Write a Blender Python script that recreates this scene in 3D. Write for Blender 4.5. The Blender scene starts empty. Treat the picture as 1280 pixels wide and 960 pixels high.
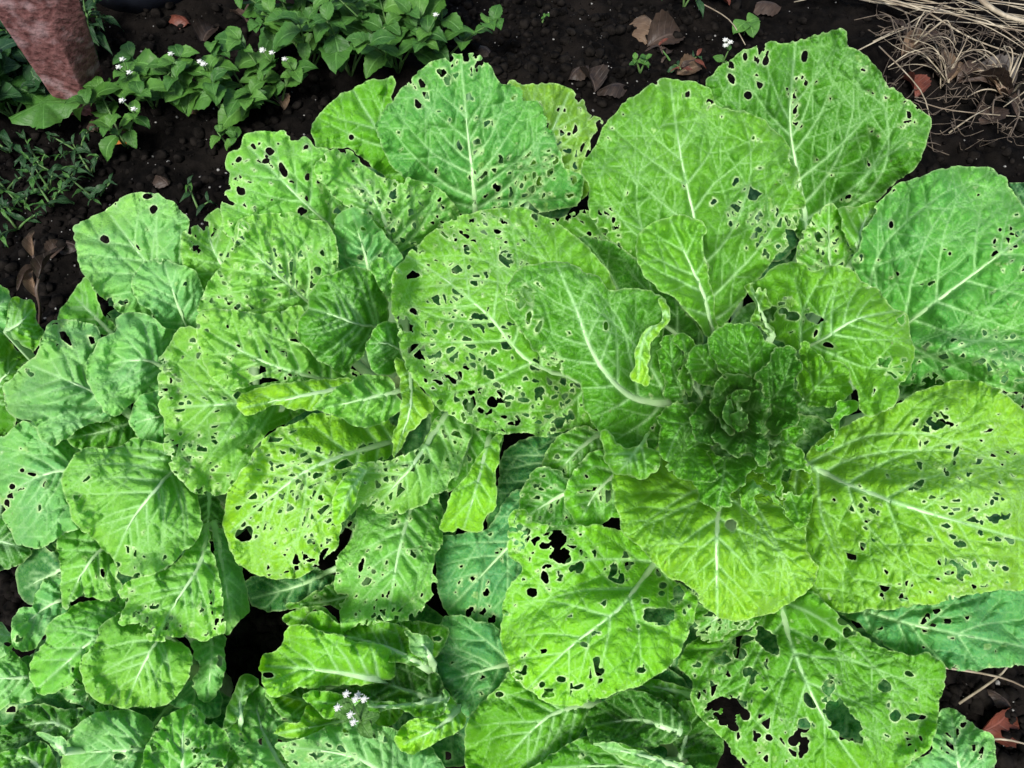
import bpy, math, random
import numpy as np
from mathutils import Vector, Matrix, Euler

# ------------------------------------------------------------------ camera, sky, sun, exposure
sc = bpy.context.scene
COL = sc.collection
F_PX, CAM_H, TILT = 950.0, 0.92, math.radians(27)      # focal length (px of a 1280 wide frame), height (m), tilt from straight down
cam_d = bpy.data.cameras.new('camera'); cam = bpy.data.objects.new('camera', cam_d); COL.objects.link(cam)
cam.location = (0, 0, CAM_H); cam.rotation_euler = (TILT, 0, 0)
cam_d.sensor_fit = 'HORIZONTAL'; cam_d.sensor_width = 36.0; cam_d.lens = 36.0 * F_PX / 1280.0
cam_d.clip_start = 0.02; cam_d.clip_end = 200.0
sc.camera = cam
w = bpy.data.worlds.new('World'); sc.world = w; w.use_nodes = True
wn = w.node_tree
bg = wn.nodes['Background']; sky = wn.nodes.new('ShaderNodeTexSky')
SUN_EL, SUN_AZ = math.radians(57), math.radians(200)    # azimuth clockwise from +Y: light comes from behind the viewer
sky.sky_type = 'NISHITA'; sky.sun_disc = False; sky.sun_elevation = SUN_EL; sky.sun_rotation = SUN_AZ
sky.air_density = 1.0; sky.dust_density = 2.5; sky.ozone_density = 1.0
wn.links.new(sky.outputs[0], bg.inputs[0]); bg.inputs[1].default_value = 0.056
sun_d = bpy.data.lights.new('sun', 'SUN'); sun = bpy.data.objects.new('sun', sun_d); COL.objects.link(sun)
sun_d.energy = 1.5; sun_d.angle = math.radians(18); sun_d.color = (1.0, 0.98, 0.93)
sd = Vector((math.sin(SUN_AZ)*math.cos(SUN_EL), math.cos(SUN_AZ)*math.cos(SUN_EL), math.sin(SUN_EL)))
sun.rotation_euler = sd.to_track_quat('Z', 'Y').to_euler(); sun.location = sd*3 + Vector((0, 0.6, 0))
sc.view_settings.view_transform = 'Standard'; sc.view_settings.look = 'None'
sc.view_settings.exposure = 1.66; sc.view_settings.gamma = 1.0; sc.view_settings.use_curve_mapping = False
try: sc.cycles.max_bounces = 5; sc.cycles.transmission_bounces = 4; sc.cycles.diffuse_bounces = 3
except Exception: pass

# ------------------------------------------------------------------ helpers
CT, ST = math.cos(TILT), math.sin(TILT)
def px3(x, y, z):
    """point at height z seen at photo pixel (x, y)"""
    x = np.asarray(x, float); y = np.asarray(y, float); z = np.asarray(z, float)
    u = x-640.0; v = 480.0-y
    dy = F_PX*ST + v*CT; dz = -F_PX*CT + v*ST
    t = (z-CAM_H)/dz
    return np.stack([u*t, dy*t, np.broadcast_to(z, t.shape)], -1)
def P3(x, y, z=0.0): return Vector(px3(x, y, z).tolist())
def ihash(a, b, s):
    h = (a.astype(np.int64)*374761393 + b.astype(np.int64)*668265263 + int(s)*974711) & 0xFFFFFFFF
    h = ((h ^ (h >> 13))*1274126177) & 0xFFFFFFFF
    h = ((h ^ (h >> 16))*2246822519) & 0xFFFFFFFF
    return ((h ^ (h >> 15)) & 0xFFFFFF)/float(0xFFFFFF)
def vnoise(x, y, s):
    xi = np.floor(x); yi = np.floor(y); fx = x-xi; fy = y-yi
    fx = fx*fx*fx*(fx*(fx*6-15)+10); fy = fy*fy*fy*(fy*(fy*6-15)+10)
    a = ihash(xi, yi, s); b = ihash(xi+1, yi, s); c = ihash(xi, yi+1, s); d = ihash(xi+1, yi+1, s)
    return (a+(b-a)*fx+(c-a)*fy+(a-b-c+d)*fx*fy)*2-1
def fbm(x, y, s, o=3):
    r = 0; a = 1.0
    for k in range(o): r = r+a*vnoise(x, y, s+k*17); x = x*2.03+5.1; y = y*2.03+1.7; a *= .5
    return r
def voronoi(x, y, sp, s, active):
    """distance to the border of a Voronoi cell, a random value of the cell and of its group;
    active(sx, sy) gives for a site the chance that its cell has been eaten"""
    gx = np.floor(x/sp); gy = np.floor(y/sp)
    F1 = np.full(x.shape, 1e9); sx1 = np.zeros(x.shape); sy1 = np.zeros(x.shape); id1 = np.zeros(x.shape)
    sites = []
    for i in range(-2, 3):
        for j in range(-2, 3):
            cx = gx+i; cy = gy+j
            sx = (cx+.5+(ihash(cx, cy, s)-.5)*.95)*sp; sy = (cy+.5+(ihash(cx, cy, s+7)-.5)*.95)*sp
            d = np.hypot(x-sx, y-sy); cid = cx*1000+cy
            m = d < F1; F1 = np.where(m, d, F1); sx1 = np.where(m, sx, sx1); sy1 = np.where(m, sy, sy1); id1 = np.where(m, cid, id1)
            sites.append((sx, sy, cid))
    E = np.full(x.shape, 1e9)
    for sx, sy, cid in sites:
        L = np.hypot(sx-sx1, sy-sy1)
        e = np.where(cid == id1, 1e9, ((sx+sx1)*.5-x)*(sx-sx1)/np.maximum(L, 1e-6) + ((sy+sy1)*.5-y)*(sy-sy1)/np.maximum(L, 1e-6))
        E = np.minimum(E, e)
    r = ihash(np.floor(id1/1000.0+.5), id1, s+31)
    return E, r, sx1, sy1, F1
def catmull(pts, closed, n):
    p = np.asarray(pts, float); N = len(p); out = []
    rng = range(N) if closed else range(N-1)
    for i in rng:
        if closed: a, b, c, d = p[(i-1) % N], p[i], p[(i+1) % N], p[(i+2) % N]
        else: a, b, c, d = p[max(i-1, 0)], p[i], p[i+1], p[min(i+2, N-1)]
        for k in range(n):
            t = k/n
            out.append(.5*((2*b)+(-a+c)*t+(2*a-5*b+4*c-d)*t*t+(-a+3*b-3*c+d)*t**3))
    if not closed: out.append(p[-1])
    return np.array(out)
def segdist(X, Y, A, B, want_t=False):
    """distance from the grid to the nearest of the segments A-B (and which one)"""
    best = np.full(X.shape, 1e9); idx = np.zeros(X.shape, int)
    for i in range(len(A)):
        ax, ay = A[i]; bx, by = B[i]; dx, dy = bx-ax, by-ay; L2 = dx*dx+dy*dy+1e-9
        t = np.clip(((X-ax)*dx+(Y-ay)*dy)/L2, 0, 1)
        d = (X-ax-t*dx)**2+(Y-ay-t*dy)**2
        m = d < best
        best[m] = d[m]; idx[m] = i
    return np.sqrt(best), idx
def inside(X, Y, poly):
    c = np.zeros(X.shape, bool); n = len(poly)
    for i in range(n):
        x1, y1 = poly[i]; x2, y2 = poly[(i+1) % n]
        if y1 == y2: continue
        m = (y1 > Y) != (y2 > Y)
        c ^= m & (X < (x2-x1)*(Y-y1)/(y2-y1)+x1)
    return c
def blur(a, r):
    r = int(r)
    if r < 1: return a
    for ax in (0, 1):
        n = a.shape[ax]
        p = np.concatenate([np.repeat(np.take(a, [0], ax), r+1, ax), a, np.repeat(np.take(a, [n-1], ax), r, ax)], ax)
        c = np.cumsum(p, ax)
        a = (np.take(c, range(2*r+1, 2*r+1+n), ax)-np.take(c, range(0, n), ax))/(2*r+1)
    return a
def maxfilt(a, r):
    for ax in (0, 1):
        b = a.copy()
        for k in range(1, r+1):
            b = np.maximum(b, np.roll(a, k, ax)); b = np.maximum(b, np.roll(a, -k, ax))
        a = b
    return a
def mesh_np(name, V, T, attrs=None, smooth=True):
    me = bpy.data.meshes.new(name)
    nv, nt = len(V), len(T)
    me.vertices.add(nv); me.vertices.foreach_set('co', np.ascontiguousarray(V, np.float32).ravel())
    me.loops.add(nt*3); me.loops.foreach_set('vertex_index', np.ascontiguousarray(T, np.int32).ravel())
    me.polygons.add(nt); me.polygons.foreach_set('loop_start', np.arange(0, nt*3, 3, dtype=np.int32))
    me.update(calc_edges=True)
    if smooth: me.polygons.foreach_set('use_smooth', np.ones(nt, bool))
    for k, a in (attrs or {}).items():
        a = np.asarray(a, np.float32)
        if a.ndim == 1:
            at = me.attributes.new(k, 'FLOAT', 'POINT'); at.data.foreach_set('value', a)
        else:
            at = me.attributes.new(k, 'FLOAT_VECTOR', 'POINT'); at.data.foreach_set('vector', a.ravel())
    me.validate()
    return me
def add(name, me, mat, parent=None, loc=None):
    if mat and not me.materials: me.materials.append(mat)
    o = bpy.data.objects.new(name, me); COL.objects.link(o)
    if parent: o.parent = parent
    if loc is not None: o.location = loc
    return o
def tag(o, label=None, cat=None, group=None, kind=None):
    if label: o['label'] = label
    if cat: o['category'] = cat
    if group: o['group'] = group
    if kind: o['kind'] = kind
    return o
def empty(name, loc):
    e = bpy.data.objects.new(name, None); e.empty_display_size = .05; COL.objects.link(e); e.location = loc; return e
def tube(path, rad, seg=8, flat=1.0, cap=True):
    """tapered tube: vertices and triangles"""
    path = [Vector(p) for p in path]; V = []; T = []
    n = len(path); up = Vector((0, 0, 1))
    for i, p in enumerate(path):
        d = (path[min(i+1, n-1)]-path[max(i-1, 0)]).normalized()
        s = d.cross(up)
        if s.length < 1e-3: s = d.cross(Vector((0, 1, 0)))
        s.normalize(); q = s.cross(d).normalized(); r = rad[i] if hasattr(rad, '__len__') else rad
        for k in range(seg):
            a = 2*math.pi*k/seg
            V.append(p+s*(math.cos(a)*r)+q*(math.sin(a)*r*flat))
    for i in range(n-1):
        for k in range(seg):
            a = i*seg+k; b = i*seg+(k+1) % seg; c = a+seg; d = b+seg
            T += [(a, b, d), (a, d, c)]
    if cap:
        for base, rev in ((0, 1), ((n-1)*seg, 0)):
            for k in range(1, seg-1):
                t = (base, base+k, base+k+1); T.append(t[::-1] if rev else t)
    return [tuple(v) for v in V], T
def merge(parts):
    V = []; T = []
    for v, t in parts:
        o = len(V); V += v; T += [tuple(i+o for i in f) for f in t]
    return np.array(V), np.array(T)

# ------------------------------------------------------------------ materials
def new_mat(name):
    m = bpy.data.materials.new(name); m.use_nodes = True
    nt = m.node_tree; nt.nodes.clear()
    return m, nt, (lambda t: nt.nodes.new('ShaderNode'+t)), (lambda a, b: nt.links.new(a, b))
def mixc(N, Lk, fac, a, b, mode='MIX'):
    n = N('Mix'); n.data_type = 'RGBA'; n.blend_type = mode; n.clamp_factor = True
    for s, v in ((0, fac), (6, a), (7, b)):
        if hasattr(v, 'is_output') or hasattr(v, 'links'): Lk(v, n.inputs[s])
        elif isinstance(v, (int, float)): n.inputs[s].default_value = v
        else: n.inputs[s].default_value = (*v, 1)
    return n.outputs[2]
def ramp(N, Lk, x, lo, hi):
    n = N('MapRange'); n.inputs[1].default_value = lo; n.inputs[2].default_value = hi; Lk(x, n.inputs[0]); return n.outputs[0]
def math2(N, Lk, op, a, b):
    n = N('Math'); n.operation = op
    for s, v in ((0, a), (1, b)):
        if hasattr(v, 'links'): Lk(v, n.inputs[s])
        else: n.inputs[s].default_value = v
    return n.outputs[0]

def cabbage_leaf_mat():
    m, nt, N, Lk = new_mat('cabbage_leaf')
    tc = N('TexCoord').outputs['Object']
    def at(k, o='Fac'):
        a = N('Attribute'); a.attribute_name = k; return a.outputs[o]
    vein, rim, pane, tint = at('vein'), at('rim'), at('pane'), at('tint', 'Vector')
    n1 = N('TexNoise'); n1.inputs['Scale'].default_value = 26; n1.inputs['Detail'].default_value = 4; Lk(tc, n1.inputs['Vector'])
    n2 = N('TexNoise'); n2.inputs['Scale'].default_value = 330; n2.inputs['Detail'].default_value = 3; Lk(tc, n2.inputs['Vector'])
    vo = N('TexVoronoi'); vo.feature = 'DISTANCE_TO_EDGE'; vo.inputs['Scale'].default_value = 210; Lk(tc, vo.inputs['Vector'])
    sp = N('TexVoronoi'); sp.feature = 'F1'; sp.inputs['Scale'].default_value = 75; Lk(tc, sp.inputs['Vector'])
    c = mixc(N, Lk, ramp(N, Lk, n1.outputs[0], .35, .68), tint, (1.20, 1.12, .80), 'MULTIPLY')
    c = mixc(N, Lk, math2(N, Lk, 'MULTIPLY', ramp(N, Lk, n2.outputs[0], .42, .70), .45), c, (.55, .74, .66), 'MULTIPLY')
    netf = math2(N, Lk, 'MULTIPLY', ramp(N, Lk, vo.outputs['Distance'], .10, .0), .26)
    c = mixc(N, Lk, netf, c, (.20, .45, .07))
    speck = math2(N, Lk, 'MULTIPLY', ramp(N, Lk, sp.outputs['Distance'], .10, .05), .35)
    c = mixc(N, Lk, speck, c, (.26, .48, .12))
    dn = N('TexVoronoi'); dn.feature = 'F1'; dn.inputs['Scale'].default_value = 34; Lk(tc, dn.inputs['Vector'])
    dm = N('TexNoise'); dm.inputs['Scale'].default_value = 9; Lk(tc, dm.inputs['Vector'])
    dirt = math2(N, Lk, 'MULTIPLY', math2(N, Lk, 'MULTIPLY', ramp(N, Lk, dn.outputs['Distance'], .075, .045), ramp(N, Lk, dm.outputs[0], .56, .62)), .6)
    c = mixc(N, Lk, dirt, c, (.16, .13, .05))
    c = mixc(N, Lk, vein, c, (.42, .70, .32))
    c = mixc(N, Lk, pane, c, (.32, .56, .13))
    c = mixc(N, Lk, rim, c, (.56, .76, .36))
    b1 = N('Bump'); b1.inputs['Strength'].default_value = .7; b1.inputs['Distance'].default_value = .0016; Lk(vo.outputs['Distance'], b1.inputs['Height'])
    b2 = N('Bump'); b2.inputs['Strength'].default_value = .7; b2.inputs['Distance'].default_value = .0013; Lk(n2.outputs[0], b2.inputs['Height']); Lk(b1.outputs[0], b2.inputs['Normal'])
    p = N('BsdfPrincipled'); Lk(c, p.inputs['Base Color']); p.inputs['Roughness'].default_value = .5
    p.inputs['Specular IOR Level'].default_value = .24; Lk(b2.outputs[0], p.inputs['Normal'])
    tr = N('BsdfTranslucent'); hs = N('HueSaturation'); hs.inputs['Saturation'].default_value = 1.2; hs.inputs['Value'].default_value = 1.5
    hs.inputs['Hue'].default_value = .485; Lk(c, hs.inputs['Color']); Lk(hs.outputs[0], tr.inputs['Color']); Lk(b2.outputs[0], tr.inputs['Normal'])
    mx = N('MixShader'); mx.inputs[0].default_value = .27; Lk(p.outputs[0], mx.inputs[1]); Lk(tr.outputs[0], mx.inputs[2])
    out = N('OutputMaterial'); Lk(mx.outputs[0], out.inputs[0])
    return m
def noisy_mat(name, c1, c2, scale=60, rough=.7, bump=.3, dist=.002, transl=0.0, spec=.4, detail=5, c3=None, s3=8):
    m, nt, N, Lk = new_mat(name)
    tc = N('TexCoord').outputs['Object']
    n1 = N('TexNoise'); n1.inputs['Scale'].default_value = scale; n1.inputs['Detail'].default_value = detail; Lk(tc, n1.inputs['Vector'])
    c = mixc(N, Lk, ramp(N, Lk, n1.outputs[0], .36, .64), c1, c2)
    if c3:
        n3 = N('TexNoise'); n3.inputs['Scale'].default_value = s3; n3.inputs['Detail'].default_value = 6; Lk(tc, n3.inputs['Vector'])
        c = mixc(N, Lk, ramp(N, Lk, n3.outputs[0], .5, .66), c, c3)
    b1 = N('Bump'); b1.inputs['Strength'].default_value = bump; b1.inputs['Distance'].default_value = dist; Lk(n1.outputs[0], b1.inputs['Height'])
    p = N('BsdfPrincipled'); Lk(c, p.inputs['Base Color']); p.inputs['Roughness'].default_value = rough
    p.inputs['Specular IOR Level'].default_value = spec; Lk(b1.outputs[0], p.inputs['Normal'])
    out = N('OutputMaterial')
    if transl:
        tr = N('BsdfTranslucent'); Lk(c, tr.inputs['Color']); mx = N('MixShader'); mx.inputs[0].default_value = transl
        Lk(p.outputs[0], mx.inputs[1]); Lk(tr.outputs[0], mx.inputs[2]); Lk(mx.outputs[0], out.inputs[0])
    else: Lk(p.outputs[0], out.inputs[0])
    return m
M = {
 'leaf': cabbage_leaf_mat(),
 'rib': noisy_mat('cabbage_midrib', (.42, .66, .31), (.52, .74, .40), 90, .42, .15, .001, .15),
 'stem': noisy_mat('cabbage_stem', (.30, .42, .18), (.22, .30, .12), 50, .6),
 'soil': noisy_mat('soil', (.0010, .0008, .0007), (.0048, .0039, .0033), 55, .95, 1.0, .008, 0, .06, 9, (.009, .0072, .006), 9),
 'clod': noisy_mat('soil_clod', (.0010, .0008, .0007), (.012, .010, .0085), 60, .95, .9, .004, 0, .06),
 'grit': noisy_mat('grit', (.05, .05, .048), (.30, .29, .27), 200, .8, .3),
 'weed1': noisy_mat('weed_leaf_mid', (.045, .15, .022), (.085, .24, .04), 45, .45, .25, .002, .2, .4),
 'weed2': noisy_mat('weed_leaf_bright', (.085, .24, .03), (.13, .33, .05), 45, .45, .25, .002, .2, .4),
 'weed3': noisy_mat('weed_leaf_dark', (.02, .075, .018), (.045, .13, .035), 45, .5, .25, .002, .15, .4),
 'weedstem': noisy_mat('weed_stem', (.06, .15, .03), (.11, .18, .06), 60, .6),
 'petal': noisy_mat('flower_floret', (.84, .85, .80), (.74, .76, .72), 300, .7, .2, .001, .2),
 'straw': noisy_mat('straw', (.20, .165, .11), (.42, .36, .26), 70, .65, .3, .001, 0, .35, 5, (.16, .12, .08), 14),
 'strawd': noisy_mat('straw_dark', (.045, .033, .024), (.13, .10, .07), 70, .75, .3, .001),
 'dry1': noisy_mat('dry_leaf_tan', (.20, .13, .075), (.34, .24, .15), 60, .7, .4, .002, .1),
 'dry2': noisy_mat('dry_leaf_brown', (.07, .042, .028), (.16, .10, .065), 60, .75, .4, .002),
 'dry3': noisy_mat('dry_leaf_red', (.22, .055, .03), (.34, .10, .05), 60, .7, .4, .002),
 'dry4': noisy_mat('dry_leaf_orange', (.45, .15, .02), (.56, .22, .04), 60, .6, .4, .002),
 'post': noisy_mat('post_red_paint', (.085, .030, .028), (.20, .088, .082), 95, .85, 1.0, .004, 0, .2, 10, (.30, .19, .19), 30),
 'pot': noisy_mat('pot_plastic', (.008, .010, .016), (.014, .017, .026), 30, .5, .1),
 'beetle': noisy_mat('frass', (.06, .02, .008), (.10, .035, .012), 200, .5),
}

def weed_mat(name, c1, c2):
    m, nt, N, Lk = new_mat(name)
    tc = N('TexCoord').outputs['Object']; oi = N('ObjectInfo').outputs['Random']
    au = N('Attribute'); au.attribute_name = 'lu'; at_ = N('Attribute'); at_.attribute_name = 'lt'
    n1 = N('TexNoise'); n1.inputs['Scale'].default_value = 5; n1.inputs['Detail'].default_value = 5; Lk(tc, n1.inputs['Vector'])
    c = mixc(N, Lk, ramp(N, Lk, math2(N, Lk, 'ADD', n1.outputs[0], math2(N, Lk, 'MULTIPLY', oi, .5)), .45, 1.0), c1, c2)
    ab = math2(N, Lk, 'ABSOLUTE', au.outputs['Fac'], 0.0)
    sv = math2(N, Lk, 'FRACT', math2(N, Lk, 'MULTIPLY', math2(N, Lk, 'SUBTRACT', at_.outputs['Fac'], math2(N, Lk, 'MULTIPLY', ab, .22)), 6.0), 0.0)
    sv = math2(N, Lk, 'ABSOLUTE', math2(N, Lk, 'SUBTRACT', sv, .5), 0.0)
    vn = math2(N, Lk, 'MAXIMUM', ramp(N, Lk, ab, .10, .03), math2(N, Lk, 'MULTIPLY', ramp(N, Lk, sv, .07, .0), .6))
    c = mixc(N, Lk, math2(N, Lk, 'MULTIPLY', vn, .55), c, tuple(min(1, q*1.5+.03) for q in c2))
    ht = math2(N, Lk, 'SUBTRACT', n1.outputs[0], math2(N, Lk, 'MULTIPLY', vn, .5))
    b1 = N('Bump'); b1.inputs['Strength'].default_value = .6; b1.inputs['Distance'].default_value = .003; Lk(ht, b1.inputs['Height'])
    p = N('BsdfPrincipled'); Lk(c, p.inputs['Base Color']); p.inputs['Roughness'].default_value = .5; p.inputs['Specular IOR Level'].default_value = .35; Lk(b1.outputs[0], p.inputs['Normal'])
    tr = N('BsdfTranslucent'); Lk(c, tr.inputs['Color']); mx = N('MixShader'); mx.inputs[0].default_value = .2; Lk(p.outputs[0], mx.inputs[1]); Lk(tr.outputs[0], mx.inputs[2])
    out = N('OutputMaterial'); Lk(mx.outputs[0], out.inputs[0]); return m
M['weed1'] = weed_mat('weed_leaf_mid', (.026, .095, .014), (.060, .170, .026))
M['weed2'] = weed_mat('weed_leaf_bright', (.045, .135, .018), (.085, .215, .032))
M['weed3'] = weed_mat('weed_leaf_dark', (.010, .042, .012), (.026, .078, .022))
M['dry1'] = weed_mat('dry_leaf_tan', (.10, .062, .036), (.20, .135, .085))
M['dry2'] = weed_mat('dry_leaf_brown', (.022, .015, .011), (.062, .040, .028))
M['dry3'] = weed_mat('dry_leaf_red', (.075, .022, .014), (.16, .045, .026))
M['dry4'] = weed_mat('dry_leaf_orange', (.30, .09, .012), (.42, .15, .03))
# ------------------------------------------------------------------ ground
def build_ground():
    gx = np.concatenate([[-40, -15, -6, -3, -2.0], np.arange(-1.45, 1.451, .0065), [2.0, 3, 6, 15, 40]])
    gy = np.concatenate([[-40, -15, -5, -2, -.9, -.5], np.arange(-.25, .75, .02), np.arange(.75, 1.80, .0065), np.arange(1.82, 2.3, .03), [3, 6, 15, 40]])
    X, Y = np.meshgrid(gx, gy)
    z = .016*fbm(X*4, Y*4, 3, 3)+.011*fbm(X*14, Y*14, 9, 3)
    c = fbm(X*38, Y*38, 21, 3); z = z+.0055*np.maximum(c, -.2)+.003*vnoise(X*120, Y*120, 5)
    fall = np.exp(-np.maximum(np.hypot(X, Y-1)-1.8, 0)); z = z*fall-.012
    ny, nx = X.shape
    i = np.arange(ny*nx).reshape(ny, nx)
    a, b, cc, d = i[:-1, :-1].ravel(), i[:-1, 1:].ravel(), i[1:, 1:].ravel(), i[1:, :-1].ravel()
    T = np.concatenate([np.stack([a, b, cc], 1), np.stack([a, cc, d], 1)])
    o = add('soil_ground', mesh_np('soil_ground', np.stack([X.ravel(), Y.ravel(), z.ravel()], 1), T), M['soil'])
    tag(o, 'black crumbly garden soil between the plants', 'soil', kind='structure')
def gz(x, y):
    x = np.array([float(x)]); y = np.array([float(y)])
    z = .016*fbm(x*4, y*4, 3, 3)+.011*fbm(x*14, y*14, 9, 3)+.0055*np.maximum(fbm(x*38, y*38, 21, 3), -.2)+.003*vnoise(x*120, y*120, 5)
    return float(z[0])-.012
def G3(x, y, up=0.0):
    p = P3(x, y, 0.0); p = P3(x, y, gz(p.x, p.y)); p.z = gz(p.x, p.y)+up; return p
build_ground()

# ------------------------------------------------------------------ cabbages
TILES = {c: (400*(k % 3), 300*(k//3)) for k, c in enumerate('ABCDEFGHI')}
def pts(s, tile):
    out = []
    for t in s.split():
        a, b = t.split(','); a = float(a); b = float(b)
        if tile in TILES: ox, oy = TILES[tile]; a = ox+.375*a; b = oy+.375*b
        elif tile == 'z': a = 780+.3125*a; b = 380+.3125*b
        elif tile == 'y': a = 350+.20833*a; b = 300+.20833*b
        out.append((a, b))
    return np.array(out)
YG = (.104, .335, .013)      # fresh green
LM = (.190, .470, .020)      # lime, yellowing blades; brightened so the colour carries some light
MG = (.062, .258, .009)      # mid green, darkened so the colour carries some shade
WG = (.090, .325, .052)      # waxy green
MT = (.150, .425, .055)      # mint
BG = (.085, .310, .105)      # blue green, older waxy leaves
PB = (.160, .430, .125)      # pale blue green
DG = (.030, .150, .008)      # deep green; puts the shade of the heart hollows into the colour
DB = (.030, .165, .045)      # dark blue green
ZB_STEP = 4.0; ZB_X0, ZB_Y0 = -160.0, -200.0
ZB = np.full((360, 420), -1.0)
STEP0 = 1.9
CAB = {}
NT = [0]
def cabbage(key, cx, cy, label, name='cabbage', group=None):
    p = P3(cx, cy, .10); root = empty(name, (p.x, p.y, 0)); tag(root, label, 'cabbage', group)
    CAB[key] = root
    path = [Vector((0, 0, -.04)), Vector((0, 0, .03)), Vector((0, 0, .09))]
    add('stem', mesh_np('stem', *merge([tube(path, [.02, .022, .018], 10)])), M['stem'], root)
    return root
SEED = [100]
def leaf(key, tile, outline, rib, z, tint=YG, hole=0.0, blobs='', cell=13, cup=0.0, crinkle=1.0, wave=1.0, rough_edge=1.0, big='',
         ribw=1.0, veins=1.0, nlat=6, gap=.013, name='leaf', curl=1.0, petiole=True, lace=1.3, step=None, fold='', blister=0.0, rimk=1.0):
    SEED[0] += 53; s = SEED[0]; rnd = random.Random(s)
    root = CAB[key]; base0 = root.location; STEP = step or STEP0
    O = catmull(pts(outline, tile), True, 5); R = catmull(pts(rib, tile), False, 8)
    x0, y0 = O.min(0)-8; x1, y1 = O.max(0)+8
    X, Y = np.meshgrid(np.arange(x0, x1, STEP), np.arange(y0, y1, STEP))
    # --- outline, with fine teeth and gentle lobes
    d, idx = segdist(X, Y, O, np.roll(O, -1, 0))
    ins = inside(X, Y, O); f = np.where(ins, d, -d)
    per = np.concatenate([[0], np.cumsum(np.hypot(*(np.roll(O, -1, 0)-O).T))])[idx]
    f = f+rough_edge*(1.3*vnoise(X/5.5, Y/5.5, s+1)+2.3*vnoise(X/17, Y/17, s+2)+1.6*np.abs(np.sin(per/13.0+2*vnoise(X/40, Y/40, s+3)))-.8)
    # --- veins
    ax = R[-1]-R[0]; Lr = float(np.hypot(*ax)); axn = ax/Lr
    segA, segB, segW = [], [], []
    def addpath(P, w0, w1):
        n = len(P)
        for i in range(n-1):
            segA.append(P[i]); segB.append(P[i+1]); segW.append(w0+(w1-w0)*i/max(n-1, 1))
    addpath(R, 2.5*ribw, 1.2)
    Oi = O.tolist()
    def inpoly(p):
        c = False; n = len(Oi)
        for i in range(n):
            xa, ya = Oi[i]; xb, yb = Oi[(i+1) % n]
            if (ya > p[1]) != (yb > p[1]) and p[0] < (xb-xa)*(p[1]-ya)/(yb-ya)+xa: c = not c
        return c
    def grow(p, ang, turn, w0, maxlen, lev):
        P = [np.array(p)]; a = ang; L = 0; nb = rnd.uniform(14, 26); side = rnd.choice((-1, 1))
        while L < maxlen and len(P) < 70:
            q = P[-1]+7*np.array([math.cos(a), math.sin(a)])
            if not inpoly(q): break
            P.append(q); L += 7; a += turn+rnd.gauss(0, .045)
            if lev < 2 and L > nb:
                nb = L+rnd.uniform(16, 30)*(1 if lev == 0 else .8); side = -side
                grow(q, a+side*rnd.uniform(.6, 1.0), -side*.03, w0*.55, rnd.uniform(.3, .75)*maxlen if lev == 0 else rnd.uniform(18, 40), lev+1)
        if len(P) > 1: addpath(P, w0, max(w0*.35, .35))
    nl = max(2, int(nlat))
    for sd_ in (-1, 1):
        for k in range(nl):
            t = (k+.15+rnd.uniform(-.15, .2))/nl*.82
            i = int(np.clip(t*(len(R)-1), 0, len(R)-2)); dv = R[i+1]-R[i]
            a0 = math.atan2(dv[1], dv[0])
            ang = (1.25-.75*t+rnd.uniform(-.12, .12))*sd_
            grow(R[i], a0+ang, -sd_*(.035-.02*t), 2.0*(1-.45*t)*min(1, ribw+.2), Lr*(1.05-.55*t), 0)
    # distance to the veins, cheaply: each segment only touches its neighbourhood
    dv = np.full(X.shape, 40.0); vi = np.zeros(X.shape); dmaj = np.full(X.shape, 40.0)
    ny, nx = X.shape
    for A, B, wv in zip(segA, segB, segW):
        rr = 20 if wv > .5 else 10
        i0 = max(int((min(A[0], B[0])-rr-x0)/STEP), 0); i1 = min(int((max(A[0], B[0])+rr-x0)/STEP)+2, nx)
        j0 = max(int((min(A[1], B[1])-rr-y0)/STEP), 0); j1 = min(int((max(A[1], B[1])+rr-y0)/STEP)+2, ny)
        if i1 <= i0 or j1 <= j0: continue
        xs = X[j0:j1, i0:i1]; ys = Y[j0:j1, i0:i1]; dx, dy = B[0]-A[0], B[1]-A[1]; L2 = dx*dx+dy*dy+1e-9
        t = np.clip(((xs-A[0])*dx+(ys-A[1])*dy)/L2, 0, 1)
        dd = np.hypot(xs-A[0]-t*dx, ys-A[1]-t*dy)
        dv[j0:j1, i0:i1] = np.minimum(dv[j0:j1, i0:i1], dd)
        if wv > .55: dmaj[j0:j1, i0:i1] = np.minimum(dmaj[j0:j1, i0:i1], dd)
        wd = max(wv, .75)
        vi[j0:j1, i0:i1] = np.maximum(vi[j0:j1, i0:i1], min(1, .05+.44*wv)*np.exp(-(dd/wd)**2*.8))
    E, r_, _, _, _ = voronoi(X+2.5*vnoise(X/9, Y/9, s+5), Y+2.5*vnoise(X/9, Y/9, s+6), 12.5, s+40, None)
    vi = np.maximum(vi, .11*np.exp(-(E/1.2)**2))*veins
    # --- what the insects ate
    fh = np.full(X.shape, 50.0); pane = np.zeros(X.shape)
    bl = []
    for b in blobs.split(';'):
        if not b.strip(): continue
        v = [float(q) for q in b.split(',')]; c = pts('%f,%f' % (v[0], v[1]), tile)[0]; kk = .375 if tile in TILES else 1
        bl.append((c[0], c[1], v[2]*kk, v[3]))
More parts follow.
